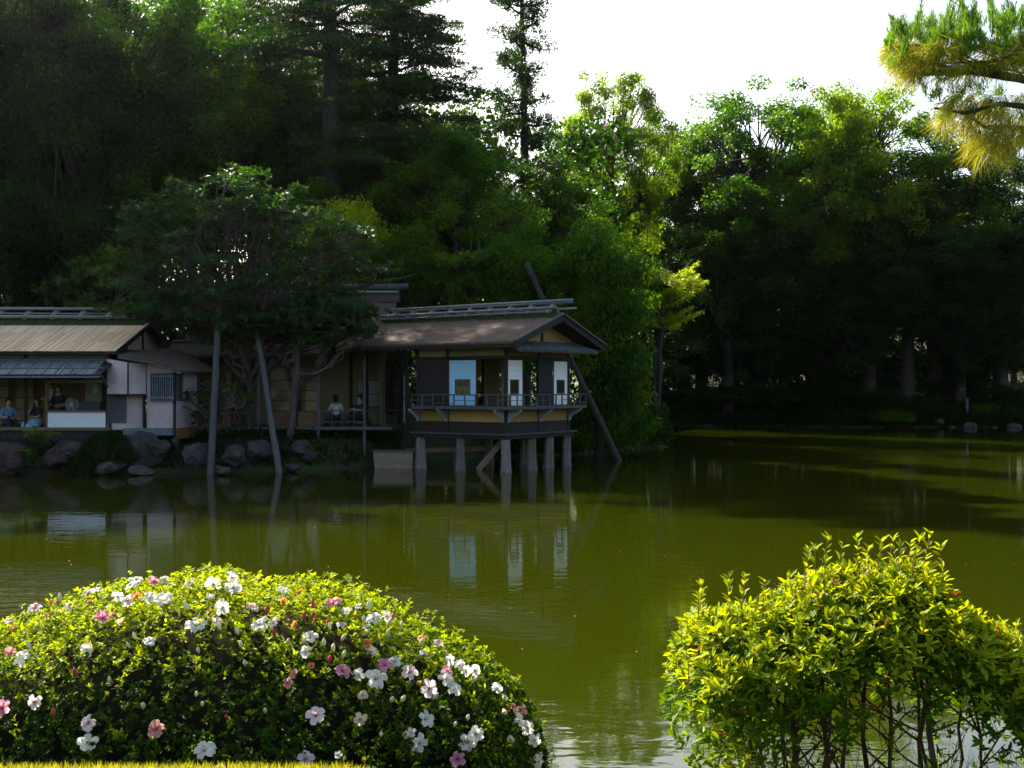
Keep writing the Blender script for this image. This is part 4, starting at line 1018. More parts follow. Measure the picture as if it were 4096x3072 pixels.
for k, (px, py, w, h) in enumerate(((867, 428, 9, 6), (884, 428, 9, 6), (929, 428, 8, 6), (952, 426, 9, 6), (970, 424, 14, 9), (940, 420, 10, 8), (996, 427, 10, 6), (1014, 425, 16, 8))):
    c = at(px, py + 2, 83.0); me = rock_mesh(40 + k, w / FPX * 83 * 0.55, w / FPX * 83 * 0.45, h / FPX * 83 * 0.5, 2)
    names = ['leftmost small pale stone at the far waterline', 'second small pale stone from the left at the far waterline', 'whitest stone at the far waterline below the largest shrub', 'small stone at the far waterline right of the whitest one', 'dark round boulder on the far waterline', 'small grey rock tucked between the far clipped shrubs', 'small rock at the far waterline near the right edge', 'broad low rock at the far waterline by the right edge']
    o = link_mesh('boulder', me, MATS['rock_pale' if k < 4 else 'rock'], None, c); tag(o, names[k], 'boulder', 'stones on the far shore')
# cobbled bank: single stones set in a mound
cb = link_mesh('cobbled_bank', rock_mesh(70, 0.95, 0.5, 0.6, 3), MATS['rock'], None, at(73, 458, 39.4)); tag(cb, 'bank of rounded cobbles below the white counter', 'stone bank')
rr = random.Random(3)
for k in range(26):
    me = rock_mesh(80 + k % 5, 0.12, 0.08, 0.09, 1)
    o = link_mesh('cobble', me, MATS['rock_pale'], cb); o.location = (rr.uniform(-0.7, 0.6), -0.40 - rr.uniform(0, 0.08), rr.uniform(-0.3, 0.38)); o.rotation_euler = (rr.random(), rr.random(), rr.random())
bx = empty('wooden_box', at(394, 459, 42.2)); tag(bx, 'weathered tan wooden box at the waterline left of the pavilion pillars', 'box')
part(MB().add([(-0.62, -0.3, -0.55), (0.68, -0.3, -0.55), (0.72, 0.4, -0.55), (-0.62, 0.4, -0.55), (-0.70, -0.34, 0.26), (0.70, -0.34, 0.26), (0.74, 0.44, 0.26), (-0.70, 0.44, 0.26)], [(0, 3, 2, 1), (4, 5, 6, 7), (0, 1, 5, 4), (1, 2, 6, 5), (2, 3, 7, 6), (3, 0, 4, 7)]), 'body', 'timber_tan', bx, 0.01)
part(MB().box(-0.74, 0.74, -0.37, 0.46, 0.262, 0.31), 'rim', 'timber_grey', bx, 0.008)
# long dark timbers seen under the pavilion floor
o = link_mesh('timber_beam', MB().bar((-1.2, 0, 0), (1.6, -0.6, 0.12), 0.16, 0.16).mesh('timber_beam', 0.01), MATS['timber_tan'], None, at(440, 451, 43.0)); tag(o, 'long tan timber lying behind the pavilion pillars', 'timber')

# far shore: fence, post, clipped shrubs, shore plants
def shell_bush(name, loc, rx, ry, rz, n, L, W, leaf, label, group, seed, cat='shrub', boxy=2.0):
    rng = np.random.default_rng(seed)
    r = empty(name, loc); tag(r, label, cat, group)
    d = unit(rng.normal(size=(n, 3))); d[:, 2] = np.abs(d[:, 2]) * 1.0 - 0.15
    k = (np.abs(d) ** boxy).sum(1, keepdims=True) ** (-1 / boxy)
    P = d * k * (1 - 0.22 * rng.random((n, 1)) ** 2) * np.array([rx, ry, rz])
    P += rng.normal(size=P.shape) * 0.02
    acc = NP(); A_ = d + rng.normal(size=P.shape) * 0.7
    acc.leaves(P, A_, d * 0.5 + rng.normal(size=P.shape) * 0.6 + np.array([0, 0, 0.4]), L * rng.uniform(0.6, 1.3, n), W)
    link_mesh('foliage', acc.mesh('foliage'), MATS[leaf], r)
    st = NP()
    for s in range(6):
        a = rng.random() * 6.28
        st.tube(bez(np.array([0.1 * math.cos(a), 0.1 * math.sin(a), -0.25]), np.array([0.2 * rx * math.cos(a), 0.2 * ry * math.sin(a), 0.3 * rz]), np.array([0.6 * rx * math.cos(a), 0.6 * ry * math.sin(a), 0.6 * rz]), 5), np.linspace(0.04, 0.015, 5), 5)
    link_mesh('stem', st.mesh('stem', True), MATS['stem'], r)
    return r
Yf = 84.0
for k, (px, py, w, h, dy, lf, lb) in enumerate((
        (905, 409, 78, 26, 2.0, 'leaf_dark', 'large flat topped clipped shrub beside the thick trunk on the far shore'),
        (890, 422, 50, 20, 0.2, 'leaf_green', 'low rounded shrub at the left end of the far shrubs'),
        (930, 418, 46, 26, 0.3, 'leaf_dark', 'rounded shrub above the whitest waterline stone'),
        (956, 422, 26, 18, 0.4, 'leaf_dark', 'small dark shrub left of the short grey post'),
        (980, 414, 42, 18, 1.0, 'leaf_green', 'reddish green shrub right of the short grey post'),
        (1015, 406, 44, 30, 1.6, 'leaf_dark', 'tall dark clipped shrub at the right edge of the far shore'))):
    Y = Yf + dy; c = at(px, py + h / 2, Y); g = float(ground_h(c.x, Y)); top = at(px, py - h / 2, Y).z
    shell_bush('clipped_shrub', (c.x, Y, g), w / FPX * Y / 2, w / FPX * Y / 2.4, top - g, 5000, 0.16, 0.09, lf, lb, 'clipped shrubs on the far shore', 200 + k, boxy=2.6)
fn = empty('bamboo_fence', (18, 87.5, 1.0)); tag(fn, 'low bamboo fence running along the far shore', 'fence')
fz = float(ground_h(18, 87.5))
for k in range(30):
    x = 11.5 + k * 0.62 - 18
    part(MB().tube([(x, 0, fz - 1.2), (x, 0, fz - 0.05)], 0.045, 6), 'fence_post', 'timber_tan', fn)
for z in (fz - 0.7, fz - 0.3): part(MB().tube([(-7, -0.06, z), (0, -0.06, z), (12, -0.06, z)], 0.04, 6), 'fence_rail', 'timber_tan', fn)
o = link_mesh('marker_post', MB().tube([(0, 0, -0.6), (0, 0, 1.9)], 0.12, 8).mesh('marker_post', 0, True), MATS['timber_grey'], None, at(967, 425, 83.8)); o.scale = (0.9, 0.9, 1); tag(o, 'short grey post standing between the far shrubs', 'post')
# lush low planting along the dark shore (uncountable)
rng = np.random.default_rng(31); acc = NP(); n = 42000
xs = rng.uniform(-1.0, 45, n); ys = shoreline(xs) - 0.05 + rng.random(n) ** 1.7 * 5.0
P = np.stack([xs, ys, ground_h(xs, ys) + rng.random(n) * 0.9], 1)
Ad = rng.normal(size=P.shape) * 0.7 + np.array([0, -0.5, 0.2]); acc.leaves(P, Ad, rng.normal(size=P.shape) + np.array([0, 0, 0.6]), 0.34 * rng.uniform(0.5, 1.2, n), 0.10)
o = link_mesh('ground_cover', acc.mesh('ground_cover'), MATS['leaf_dark'], None); tag(o, 'dark leafy ground cover along the far shore', 'ground cover', kind='stuff')
rng = np.random.default_rng(32); acc = NP(); n = 15000
xs = rng.uniform(-19, -4.2, n); ys = shoreline(xs) + 0.15 + rng.random(n) * 2.6
P = np.stack([xs, ys, ground_h(xs, ys) + rng.random(n) ** 2 * 0.35], 1)
keep = rng.random(n) < 0.35 + 0.65 * (np.sin(xs * 2.1) * np.sin(ys * 3 + xs) > 0.1)
P = P[keep]; acc.leaves(P, rng.normal(size=P.shape) + np.array([0, -0.3, 0.3]), rng.normal(size=P.shape) + np.array([0, 0, 0.8]), 0.14 * rng.uniform(0.5, 1.3, len(P)), 0.06)
o = link_mesh('ground_cover', acc.mesh('ground_cover'), MATS['leaf_dark'], None); tag(o, 'dark ivy and low plants among the bank boulders', 'ground cover', kind='stuff')

def fern(px, py, Y, n, Lf, leaf, label, seed, group='ferns on the bank'):
    rng = np.random.default_rng(seed); c = at(px, py, Y); r = empty('fern', c); tag(r, label, 'fern', group)
    for k in range(n):
        a = rng.random() * 6.28; ln = Lf * rng.uniform(0.6, 1.1); out = rng.uniform(0.35, 0.95)
        path = bez(np.zeros(3), np.array([math.cos(a) * ln * out * 0.4, math.sin(a) * ln * out * 0.4, ln * 0.75]), np.array([math.cos(a) * ln * out, math.sin(a) * ln * out, ln * rng.uniform(0.3, 0.8)]), 14)
        acc = NP(); acc.tube(path, np.linspace(0.008, 0.002, 14), 3)
        tg = np.gradient(path, axis=0); side = unit(np.cross(tg, np.array([0, 0, 1.0])))
        for sgn in (-1, 1):
            w = np.sin(np.linspace(0.25, 3.0, 14)) * ln * 0.22
            acc.leaves(path, side * sgn + unit(tg) * 0.35, np.tile([0, 0, 1.0], (14, 1)) + rng.normal(size=(14, 3)) * 0.2, w + 0.01, ln * 0.07)
        link_mesh('frond', acc.mesh('frond'), MATS[leaf], r)
fern(42, 446, 38.7, 16, 0.85, 'leaf_fern', 'bright green fern on the bank below the open front', 1)
fern(24, 459, 38.5, 9, 0.55, 'leaf_fern', 'low yellow green fern at the left edge of the bank', 2)
fern(312, 452, 41.0, 7, 0.45, 'leaf_fern', 'small fern under the veranda floor', 3)
fern(10, 470, 38.2, 7, 0.4, 'leaf_fern', 'small fern at the waterline in the lower left of the bank', 4)
b = at(108, 452, 39.2); shell_bush('azalea_shrub', (b.x, b.y, b.z - 0.2), 0.95, 0.7, 0.85, 5200, 0.07, 0.035, 'leaf_dark', 'dark azalea shrub on the bank below the barred window', None, 301)
b = at(84, 462, 38.8); shell_bush('azalea_shrub', (b.x, b.y, b.z - 0.3), 0.55, 0.5, 0.6, 2200, 0.07, 0.035, 'leaf_dark', 'small dark shrub between the cobbled bank and the waterline', None, 302)

surf('bark_twig', (0.045, 0.034, 0.028), (0.110, 0.082, 0.070), scale=4, stretch=(3, 3, 1), bump=0.5)
# ------------------------------------------------------------------ gnarled evergreen over the bank, cloud pruned pine, thin bank tree
def gnarled(name, seed, base, ends_box, n_limb, n_pad, label, leaf='leaf_leathery', bark='bark_twig', Lf=0.20, Wf=0.055, pad=(0.35, 0.75), whorl=13, nl=9, r0=0.3, cat='tree'):
    rng = np.random.default_rng(seed)
    cx, cy, cz, rx, ry, rz = ends_box
    w = NP(); cr = NP()
    base = np.array(base, float)
    U = in_ellipsoid(rng, n_pad, 0.5); U[:, 2] = np.where(U[:, 2] < -0.55, U[:, 2] * 0.8, U[:, 2])
    C = U * np.array([rx, ry, rz]) + np.array([cx, cy, cz]) - base
    limbs = C[rng.choice(n_pad, n_limb, replace=False)]
    lab = ((C[:, None] - limbs[None]) ** 2).sum(-1).argmin(1)
    fork = np.array([(cx - base[0]) * 0.35, (cy - base[1]) * 0.4, (cz - rz * 0.75) - base[2]])
    tp = bez(np.array([0, 0, -0.3]), np.array([0.2, 0.1, fork[2] * 0.5]), fork, 8); tp[1:-1] += rng.normal(size=(6, 3)) * 0.06
    w.tube(tp, np.linspace(r0, r0 * 0.75, 8), 9)
    def gn(a, b, n, amp, ra, rb, sides):
        p = bez(a, (a + b) / 2 + rng.normal(size=3) * amp * 2 + np.array([0, 0, amp]), b, n); k = rng.normal(size=(n, 3)) * amp * 0.45; k[0] = 0
        p = p + k; w.tube(p, np.linspace(ra, rb, n), sides); return p
    for i, e in enumerate(limbs):
        p = gn(tp[rng.integers(4, 8)], e, 12, 0.28, r0 * rng.uniform(0.35, 0.6), 0.045, 7)
        for c in C[lab == i]:
            q = gn(p[rng.integers(4, 12)], c, 7, 0.14, 0.032, 0.014, 5)
            for t in range(2):
                gn(q[rng.integers(3, 7)], c + rng.normal(size=3) * np.array([0.45, 0.45, 0.18]), 5, 0.05, 0.02, 0.008, 4)
    R = rng.uniform(pad[0], pad[1], n_pad); k = n_pad * whorl
    D = unit(rng.normal(size=(k, 3))) * np.sqrt(rng.random((k, 1))); D[:, 2] *= 0.26
    S = np.repeat(C, whorl, 0) + D * np.repeat(R, whorl)[:, None] + np.array([0, 0, 0.08])
    ax = unit(rng.normal(size=(k, 3)) * 0.45 + np.array([0, -0.15, 0.8]))
    P = np.repeat(S, nl, 0); AX = np.repeat(ax, nl, 0); rad = rng.normal(size=P.shape); rad = unit(rad - AX * (rad * AX).sum(1, keepdims=True))
    cr.leaves(P, rad * 0.9 + AX * rng.uniform(-0.1, 0.9, (len(P), 1)), AX, Lf * rng.uniform(0.7, 1.2, len(P)), Wf, fold=0.15, belly=0.6)
    r = empty(name, tuple(base)); tag(r, label, cat)
    link_mesh('trunk', w.mesh('trunk', True), MATS[bark], r); link_mesh('crown', cr.mesh('crown'), MATS[leaf], r)
    return r
gnarled('gnarled_tree', 41, (-9.6, 43.6, 1.0), (-9.3, 41.7, 6.9, 5.2, 2.4, 3.4), 22, 300, 'wide gnarled evergreen with twisted pale branches over the bank', r0=0.20, pad=(0.5, 0.95), whorl=15)
gnarled('gnarled_tree', 42, (-7.9, 42.4, 1.0), (-6.9, 41.9, 5.0, 2.5, 0.9, 1.0), 8, 70, 'gnarled branching tree reaching across the thatched roofs', r0=0.14)
gnarled('bank_tree', 43, (-10.3, 40.9, 0.9), (-9.9, 40.6, 2.3, 1.5, 0.6, 0.7), 6, 26, 'thin twisted little tree between the two grey props', r0=0.07, pad=(0.2, 0.35), Lf=0.10, Wf=0.03, leaf='leaf_green')
gnarled('cloud_pine', 44, (-15.0, 46.5, 1.2), (-14.2, 46.0, 6.6, 4.2, 1.6, 1.5), 9, 90, 'cloud pruned pine with flat green pads above the board roof', leaf='leaf_fern', bark='bark', Lf=0.16, Wf=0.022, pad=(0.5, 0.9), whorl=22, nl=9, r0=0.2, cat='pine')
# ------------------------------------------------------------------ people and things in the tea houses
surf('skin', (0.330, 0.200, 0.145), (0.400, 0.250, 0.185), scale=6, bump=0.0, rough=0.6)
surf('hair', (0.010, 0.008, 0.007), (0.022, 0.018, 0.015), scale=30, bump=0.2, rough=0.5)
surf('cloth_blue', (0.10, 0.24, 0.42), (0.14, 0.30, 0.50), scale=8, bump=0.1)
surf('cloth_black', (0.010, 0.010, 0.012), (0.022, 0.022, 0.026), scale=8, bump=0.1)
surf('cloth_navy', (0.012, 0.018, 0.035), (0.022, 0.030, 0.055), scale=8, bump=0.1)
surf('cloth_white', (0.50, 0.52, 0.50), (0.58, 0.60, 0.58), scale=8, bump=0.1)
def stripes(name, ca, cb, scale):
    m, nt, out = _new(name); L = nt.links.new
    tc = nt.nodes.new('ShaderNodeTexCoord'); w = nt.nodes.new('ShaderNodeTexWave'); w.bands_direction = 'Z'; w.inputs['Scale'].default_value = scale; w.inputs['Distortion'].default_value = 0.6
    L(tc.outputs['Object'], w.inputs['Vector']); r = ramp(nt, [(0.45, ca), (0.55, cb)]); L(w.outputs['Fac'], r.inputs['Fac'])
    p = nt.nodes.new('ShaderNodeBsdfPrincipled'); p.inputs['Roughness'].default_value = 0.9; L(r.outputs['Color'], p.inputs['Base Color']); L(p.outputs[0], out.inputs['Surface'])
stripes('cloth_stripe_black', (0.012, 0.012, 0.014), (0.60, 0.60, 0.58), 5.0)
stripes('cloth_stripe_blue', (0.02, 0.06, 0.14), (0.40, 0.55, 0.66), 6.0)

def skin_obj(name, nodes, edges, mat, parent, root=0, sub=2):
    me = bpy.data.meshes.new(name)
    me.from_pydata([n[0] for n in nodes], edges, [])
    o = link_mesh(name, me, MATS[mat], parent)
    md = o.modifiers.new('skin', 'SKIN'); md.use_smooth_shade = True
    sv = me.skin_vertices[0].data
    for i, n in enumerate(nodes):
        sv[i].radius = (n[1], n[1] if len(n) < 3 else n[2]); sv[i].use_root = (i == root)
    s = o.modifiers.new('sub', 'SUBSURF'); s.levels = 1; s.render_levels = sub
    return o

def person(loc, rz, label, seat=True, top='cloth_blue', bottom='cloth_navy', arms='lap', skirt=None, hair='short'):
    """one continuous body; clothes and hair are children. Local: x right, y forward, z up, origin under the pelvis"""
    r = empty('person', loc, rz); tag(r, label, 'person')
    pz = 0.10 if seat else 0.92
    N, E, ID = [], [], {}
    def j(k, co, rad, par=None, rad2=None):
        ID[k] = len(N); N.append((co, rad, rad2 if rad2 else rad)); 
        if par: E.append((ID[par], ID[k]))
    j('pel', (0, 0, pz), 0.135, None, 0.11); j('sp', (0, 0.0, pz + 0.18), 0.125, 'pel', 0.10); j('ch', (0, 0.01, pz + 0.38), 0.15, 'sp', 0.105)
    j('nk', (0, 0.02, pz + 0.52), 0.055, 'ch'); j('hd0', (0, 0.045, pz + 0.60), 0.068, 'nk'); j('hd1', (0, 0.05, pz + 0.68), 0.086, 'hd0', 0.10); j('hd2', (0, 0.035, pz + 0.76), 0.075, 'hd1')
    j('nose', (0, 0.155, pz + 0.665), 0.014, 'hd1')
    for s, n in ((-1, 'l'), (1, 'r')):
        el, wr = {'lap': ((0.27 * s, 0.06, pz + 0.20), (0.10 * s, 0.28, pz + 0.16)), 'rail': ((0.26 * s, 0.24, pz + 0.26), (0.06 * s, 0.42, pz + 0.30)), 'face': ((0.20 * s, 0.26, pz + 0.22), (0.06 * s, 0.20, pz + 0.52)) if s > 0 else ((0.26 * s, 0.10, pz + 0.2), (0.1 * s, 0.3, pz + 0.14)), 'work': ((0.26 * s, 0.08, pz + 0.16), (0.14 * s, 0.34, pz + 0.14))}[arms]
        j('sh' + n, (0.17 * s, 0.01, pz + 0.45), 0.065, 'ch'); j('el' + n, el, 0.045, 'sh' + n); j('wr' + n, wr, 0.029, 'el' + n)
        d = (Vector(wr) - Vector(el)).normalized(); h = Vector(wr) + d * 0.075; j('hn' + n, tuple(h), 0.034, 'wr' + n, 0.018)
        sd = d.cross(Vector((0, 0, 1))).normalized()
        for q in range(4): 
            f = h + d * 0.075 + sd * (q - 1.5) * 0.022 + Vector((0, 0, -0.02)); j('f%d%s' % (q, n), tuple(f), 0.009, 'hn' + n)
        j('th' + n, tuple(Vector(wr) + d * 0.05 - sd * s * 0.05), 0.010, 'hn' + n)
        if seat: kn, an, to = (0.12 * s, 0.44, pz + 0.02), (0.12 * s, 0.40, pz - 0.38), (0.13 * s, 0.56, pz - 0.42)
        else: kn, an, to = (0.11 * s, 0.02, 0.48), (0.11 * s, -0.02, 0.08), (0.13 * s, 0.14, 0.04)
        j('hp' + n, (0.10 * s, 0.02, pz - (0.0 if seat else 0.04)), 0.095, 'pel'); j('kn' + n, kn, 0.062, 'hp' + n); j('an' + n, an, 0.042, 'kn' + n); j('to' + n, to, 0.03, 'an' + n)
    body = skin_obj('body', N, E, 'skin', r)
    def cloth(name, keys, grow, mat):
        idx = {ID[k]: i for i, k in enumerate(keys)}
        nn = [(N[ID[k]][0], N[ID[k]][1] + grow, N[ID[k]][2] + grow) for k in keys]
        skin_obj(name, nn, [(idx[a], idx[b]) for a, b in E if a in idx and b in idx], mat, r)
    cloth('shirt', ['pel', 'sp', 'ch', 'shl', 'ell', 'shr', 'elr'], 0.016, top)
    if skirt:
        mb = MB(); vs, fs = [], []
        rings = [(0.0, 0.0, 0.16, pz + 0.08), (0.0, 0.12, 0.24, pz + 0.02), (0.0, 0.26, 0.30, pz - 0.12), (0.0, 0.30, 0.34, pz - 0.34)] if seat else [(0, 0, 0.15, pz + 0.1), (0, 0, 0.22, pz - 0.2), (0, 0, 0.28, pz - 0.5)]
        for k, (cx, cy, q, z) in enumerate(rings):
            for a in range(14): vs.append((cx + math.cos(a * 0.4488) * q, cy + math.sin(a * 0.4488) * q * (1 + 0.05 * math.sin(a * 3)), z + (0.08 if seat and math.sin(a * 0.4488) > 0.3 and k < 3 else 0)))
            if k:
                for a in range(14): fs.append(((k - 1) * 14 + a, (k - 1) * 14 + (a + 1) % 14, k * 14 + (a + 1) % 14, k * 14 + a))
        fs.append(tuple(range(14)))
        mb.add(vs, fs); part(mb, 'skirt', skirt, r, smooth=True)
    else: cloth('trousers', ['pel', 'hpl', 'knl', 'anl', 'hpr', 'knr', 'anr'], 0.012, bottom)
    bm = bmesh.new(); bmesh.ops.create_uvsphere(bm, u_segments=16, v_segments=10, radius=1)
    for v in bm.verts:
        v.co = Vector((v.co.x * 0.102, v.co.y * 0.118, v.co.z * 0.115))
        if v.co.y > 0.03 and v.co.z < 0.045: v.co.y = 0.03 + (v.co.y - 0.03) * 0.1
        if hair == 'long' and v.co.z < 0 and v.co.y < 0.02: v.co.z *= 1.8
    for f in bm.faces: f.smooth = True
    me = bpy.data.meshes.new('hair'); bm.to_mesh(me); bm.free()
    link_mesh('hair', me, MATS['hair'], r, (0, 0.015, pz + 0.72))
    if hair == 'bun': link_mesh('hair_bun', rock_mesh(3, 0.05, 0.05, 0.05, 2), MATS['hair'], r, (0, -0.08, pz + 0.80))
    for s in (-1, 1):
        link_mesh('eye', rock_mesh(2, 0.013, 0.008, 0.009, 1), MATS['hair'], r, (0.034 * s, 0.128, pz + 0.695))
    part(MB().box(-0.025, 0.025, 0.128, 0.138, pz + 0.612, pz + 0.622), 'mouth', 'leaf_dry', r)
    return r
p_ = at(8, 402, 41.2); person((p_.x, 41.2, 1.53), -2.4, 'seated person in light blue shirt looking at a phone at the left edge', top='cloth_blue', arms='lap')
o = link_mesh('phone', MB().box(-0.04, 0.04, -0.006, 0.006, -0.08, 0.08).mesh('phone', 0.003), MATS['cloth_black'], None, (p_.x + 0.20, 40.82, 1.80)); o.rotation_euler = (0.6, 0, -2.4); tag(o, 'dark phone held by the person in light blue', 'phone')
p_ = at(38, 401, 40.95); person((p_.x, 40.95, 1.55), 2.5, 'seated person in black top and blue striped skirt beside the counter', top='cloth_black', arms='face', skirt='cloth_stripe_blue', hair='long')
p_ = at(51.5, 386, 42.0); person((p_.x, 42.0, 1.35), 2.2, 'standing person in black and white striped shirt behind the counter', seat=False, top='cloth_stripe_black', arms='work')
p_ = at(59, 390, 41.7); person((p_.x, 41.7, 1.16), 3.0, 'standing person in black shirt behind the counter', seat=False, top='cloth_black', arms='work', hair='long')
p_ = at(360, 399, 44.3); person((p_.x, 44.3, 1.62), 2.5, 'seated person in dark dress leaning on the veranda railing', top='cloth_navy', arms='rail', hair='bun')
p_ = at(336, 398, 44.8); person((p_.x, 44.8, 1.62), 0.3, 'person in pale top seated with back turned on the veranda', top='cloth_white', arms='lap', hair='long')
# benches that carry the sitters
for (x, y, z, w, lb) in ((-17.3, 41.3, 1.52, 0.9, 'low bench under the person in light blue'), (-16.2, 41.05, 1.53, 0.7, 'low bench under the person in the striped skirt'), (-5.6, 44.4, 1.62, 0.8, 'low bench under the person in the dark dress'), (-6.6, 44.9, 1.62, 0.8, 'low bench under the person in the pale top')):
    b_ = empty('bench', (x, y, 1.4)); tag(b_, lb, 'bench', 'benches in the tea houses')
    part(MB().box(-w / 2, w / 2, -0.18, 0.18, z - 1.4 - 0.05, z - 1.4 + 0.0), 'seat', 'timber_dark', b_)
    for sx in (-1, 1): part(MB().box(sx * w * 0.42 - 0.03, sx * w * 0.42 + 0.03, -0.15, 0.15, 0.0, z - 1.4 - 0.05), 'leg', 'timber_dark', b_)
# standing electric fan behind the counter
fc = at(71.5, 404.5, 41.2); fa = empty('electric_fan', (fc.x, fc.y, 1.48)); tag(fa, 'round caged electric fan behind the white counter', 'fan')
hz = fc.z - 1.48
part(MB().tube([(0, 0.08, 0), (0, 0.08, hz)], 0.015, 8), 'pole', 'metal_white', fa); part(MB().tube([(0, 0.08, 0), (0, 0.08, 0.03)], 0.13, 16), 'base', 'metal_white', fa); part(MB().tube([(0, -0.02, hz), (0, 0.12, hz)], 0.045, 12), 'motor', 'metal_white', fa)
for k in range(3):
    a = k * 2.094; part(MB().prism([(0.02 * math.cos(a), 0, hz + 0.02 * math.sin(a)), (0.18 * math.cos(a - 0.4), 0.02, hz + 0.18 * math.sin(a - 0.4)), (0.19 * math.cos(a + 0.3), -0.01, hz + 0.19 * math.sin(a + 0.3))], (0, 0.004, 0)), 'blade', 'shingle_grey', fa)
cg = MB()
for q, yy in ((0.21, 0.0), (0.21, 0.06), (0.12, -0.035)):
    cg.tube([(q * math.cos(t * 0.2618), yy, hz + q * math.sin(t * 0.2618)) for t in range(25)], 0.006, 4, False)
for k in range(20):
    a = k * 0.314; cg.tube([(0.03 * math.cos(a), -0.045, hz + 0.03 * math.sin(a)), (0.12 * math.cos(a), -0.035, hz + 0.12 * math.sin(a)), (0.21 * math.cos(a), 0.0, hz + 0.21 * math.sin(a))], 0.003, 3, False)
part(cg, 'cage', 'metal_white', fa)
# ------------------------------------------------------------------ foreground: azalea mound
def fmat(name, c, edge, trans=0.5):
    m, nt, out = _new(name); L = nt.links.new
    tc = nt.nodes.new('ShaderNodeTexCoord'); sp = nt.nodes.new('ShaderNodeSeparateXYZ'); L(tc.outputs['Object'], sp.inputs[0])
    n = nt.nodes.new('ShaderNodeTexNoise'); n.inputs['Scale'].default_value = 60; n.inputs['Detail'].default_value = 3; L(tc.outputs['Object'], n.inputs['Vector'])
    mr = nt.nodes.new('ShaderNodeMapRange'); mr.inputs['From Min'].default_value = 0.012; mr.inputs['From Max'].default_value = 0.040; L(sp.outputs['Y'], mr.inputs['Value'])
    ad = nt.nodes.new('ShaderNodeMath'); ad.operation = 'MULTIPLY_ADD'; ad.inputs[1].default_value = 0.8; ad.inputs[2].default_value = -0.2; L(n.outputs['Fac'], ad.inputs[0])
    s = nt.nodes.new('ShaderNodeMath'); s.operation = 'ADD'; L(mr.outputs[0], s.inputs[0]); L(ad.outputs[0], s.inputs[1])
    r = ramp(nt, [(0.0, edge[0]), (0.35, c), (0.95, c), (1.0, edge[1])]); L(s.outputs[0], r.inputs['Fac'])
    p = nt.nodes.new('ShaderNodeBsdfPrincipled'); p.inputs['Roughness'].default_value = 0.6; p.inputs['Specular IOR Level'].default_value = 0.2; L(r.outputs['Color'], p.inputs['Base Color'])
    t = nt.nodes.new('ShaderNodeBsdfTranslucent'); L(r.outputs['Color'], t.inputs['Color'])
    ms = nt.nodes.new('ShaderNodeMixShader'); ms.inputs[0].default_value = trans; L(p.outputs[0], ms.inputs[1]); L(t.outputs[0], ms.inputs[2]); L(ms.outputs[0], out.inputs['Surface'])
fmat('petal_white', (0.84, 0.79, 0.68), ((0.70, 0.72, 0.50), (0.80, 0.74, 0.62)))
fmat('petal_blush', (0.80, 0.66, 0.62), ((0.62, 0.14, 0.20), (0.80, 0.74, 0.70)))
fmat('petal_pink', (0.66, 0.26, 0.34), ((0.50, 0.06, 0.14), (0.74, 0.42, 0.46)))
fmat('petal_salmon', (0.62, 0.28, 0.22), ((0.46, 0.08, 0.07), (0.66, 0.38, 0.28)))
fmat('petal_orange', (0.62, 0.25, 0.05), ((0.45, 0.06, 0.02), (0.66, 0.34, 0.08)))
fmat('petal_cream', (0.76, 0.64, 0.44), ((0.66, 0.60, 0.30), (0.64, 0.36, 0.14)))
surf('calyx', (0.07, 0.11, 0.02), (0.14, 0.18, 0.03), scale=20, bump=0.0)
surf('bud_red', (0.36, 0.03, 0.06), (0.50, 0.07, 0.10), scale=20, bump=0.0)
surf('bud_cream', (0.60, 0.58, 0.30), (0.72, 0.70, 0.45), scale=20, bump=0.0)
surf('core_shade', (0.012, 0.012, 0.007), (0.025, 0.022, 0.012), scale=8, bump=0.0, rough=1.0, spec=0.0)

AZ_C = np.array([-1.35, 5.6, 1.0]); AZ_R = np.array([1.53, 0.95, 0.985])
AZ = empty('azalea_mound', (AZ_C[0], AZ_C[1], 0.4)); tag(AZ, 'clipped azalea mound with white and pink flowers in the foreground', 'azalea')
AZ_INV = Matrix.Translation((-AZ_C[0], -AZ_C[1], -0.4))
rng = np.random.default_rng(51)
def dome_pts(n):
    d = unit(rng.normal(size=(n, 3))); d[:, 2] = np.abs(d[:, 2]) * 1.05 - 0.35; d = unit(d)
    return d
def sprigs(acc, P, D, nl, L, W, spread=(0.25, 1.0), lf=leaf6_np):
    k = len(P); A = np.repeat(D, nl, 0); B = np.repeat(P, nl, 0)
    rad = rng.normal(size=A.shape); rad = unit(rad - A * (rad * A).sum(1, keepdims=True))
    up = rng.uniform(spread[0], spread[1], (len(A), 1))
    sc = rng.uniform(0.65, 1.2, len(A)) * np.repeat(rng.uniform(0.8, 1.2, k), nl)
    B = B - A * (rng.random((len(A), 1)) * L * 0.7)
    acc.addq(*lf(B, rad + A * up, A + rad * -0.2, L * sc, W * sc))
acc = NP()
n = 21500
d = dome_pts(n)
bump = 0.025 * (np.sin(d[:, 0] * 17 + d[:, 2] * 9) + np.sin(d[:, 1] * 23 + d[:, 0] * 11))
rad = 1 + bump - 0.10 * rng.random(n) ** 2
Pz = AZ_C + d * AZ_R * rad[:, None]
nrm = unit(d / AZ_R)
dirs = unit(nrm + rng.normal(size=nrm.shape) * 0.45 + np.array([0, 0, 0.35]))
lit_zone = (nrm[:, 2] + rng.normal(size=n) * 0.10) > 0.76   # top sprigs get the lighter leaf, painting in the sunlit zone
sprigs(acc, Pz[~lit_zone], dirs[~lit_zone], 7, 0.0235, 0.0108)
lit_sprigs = NP(); sprigs(lit_sprigs, Pz[lit_zone], dirs[lit_zone], 7, 0.0235, 0.0108)
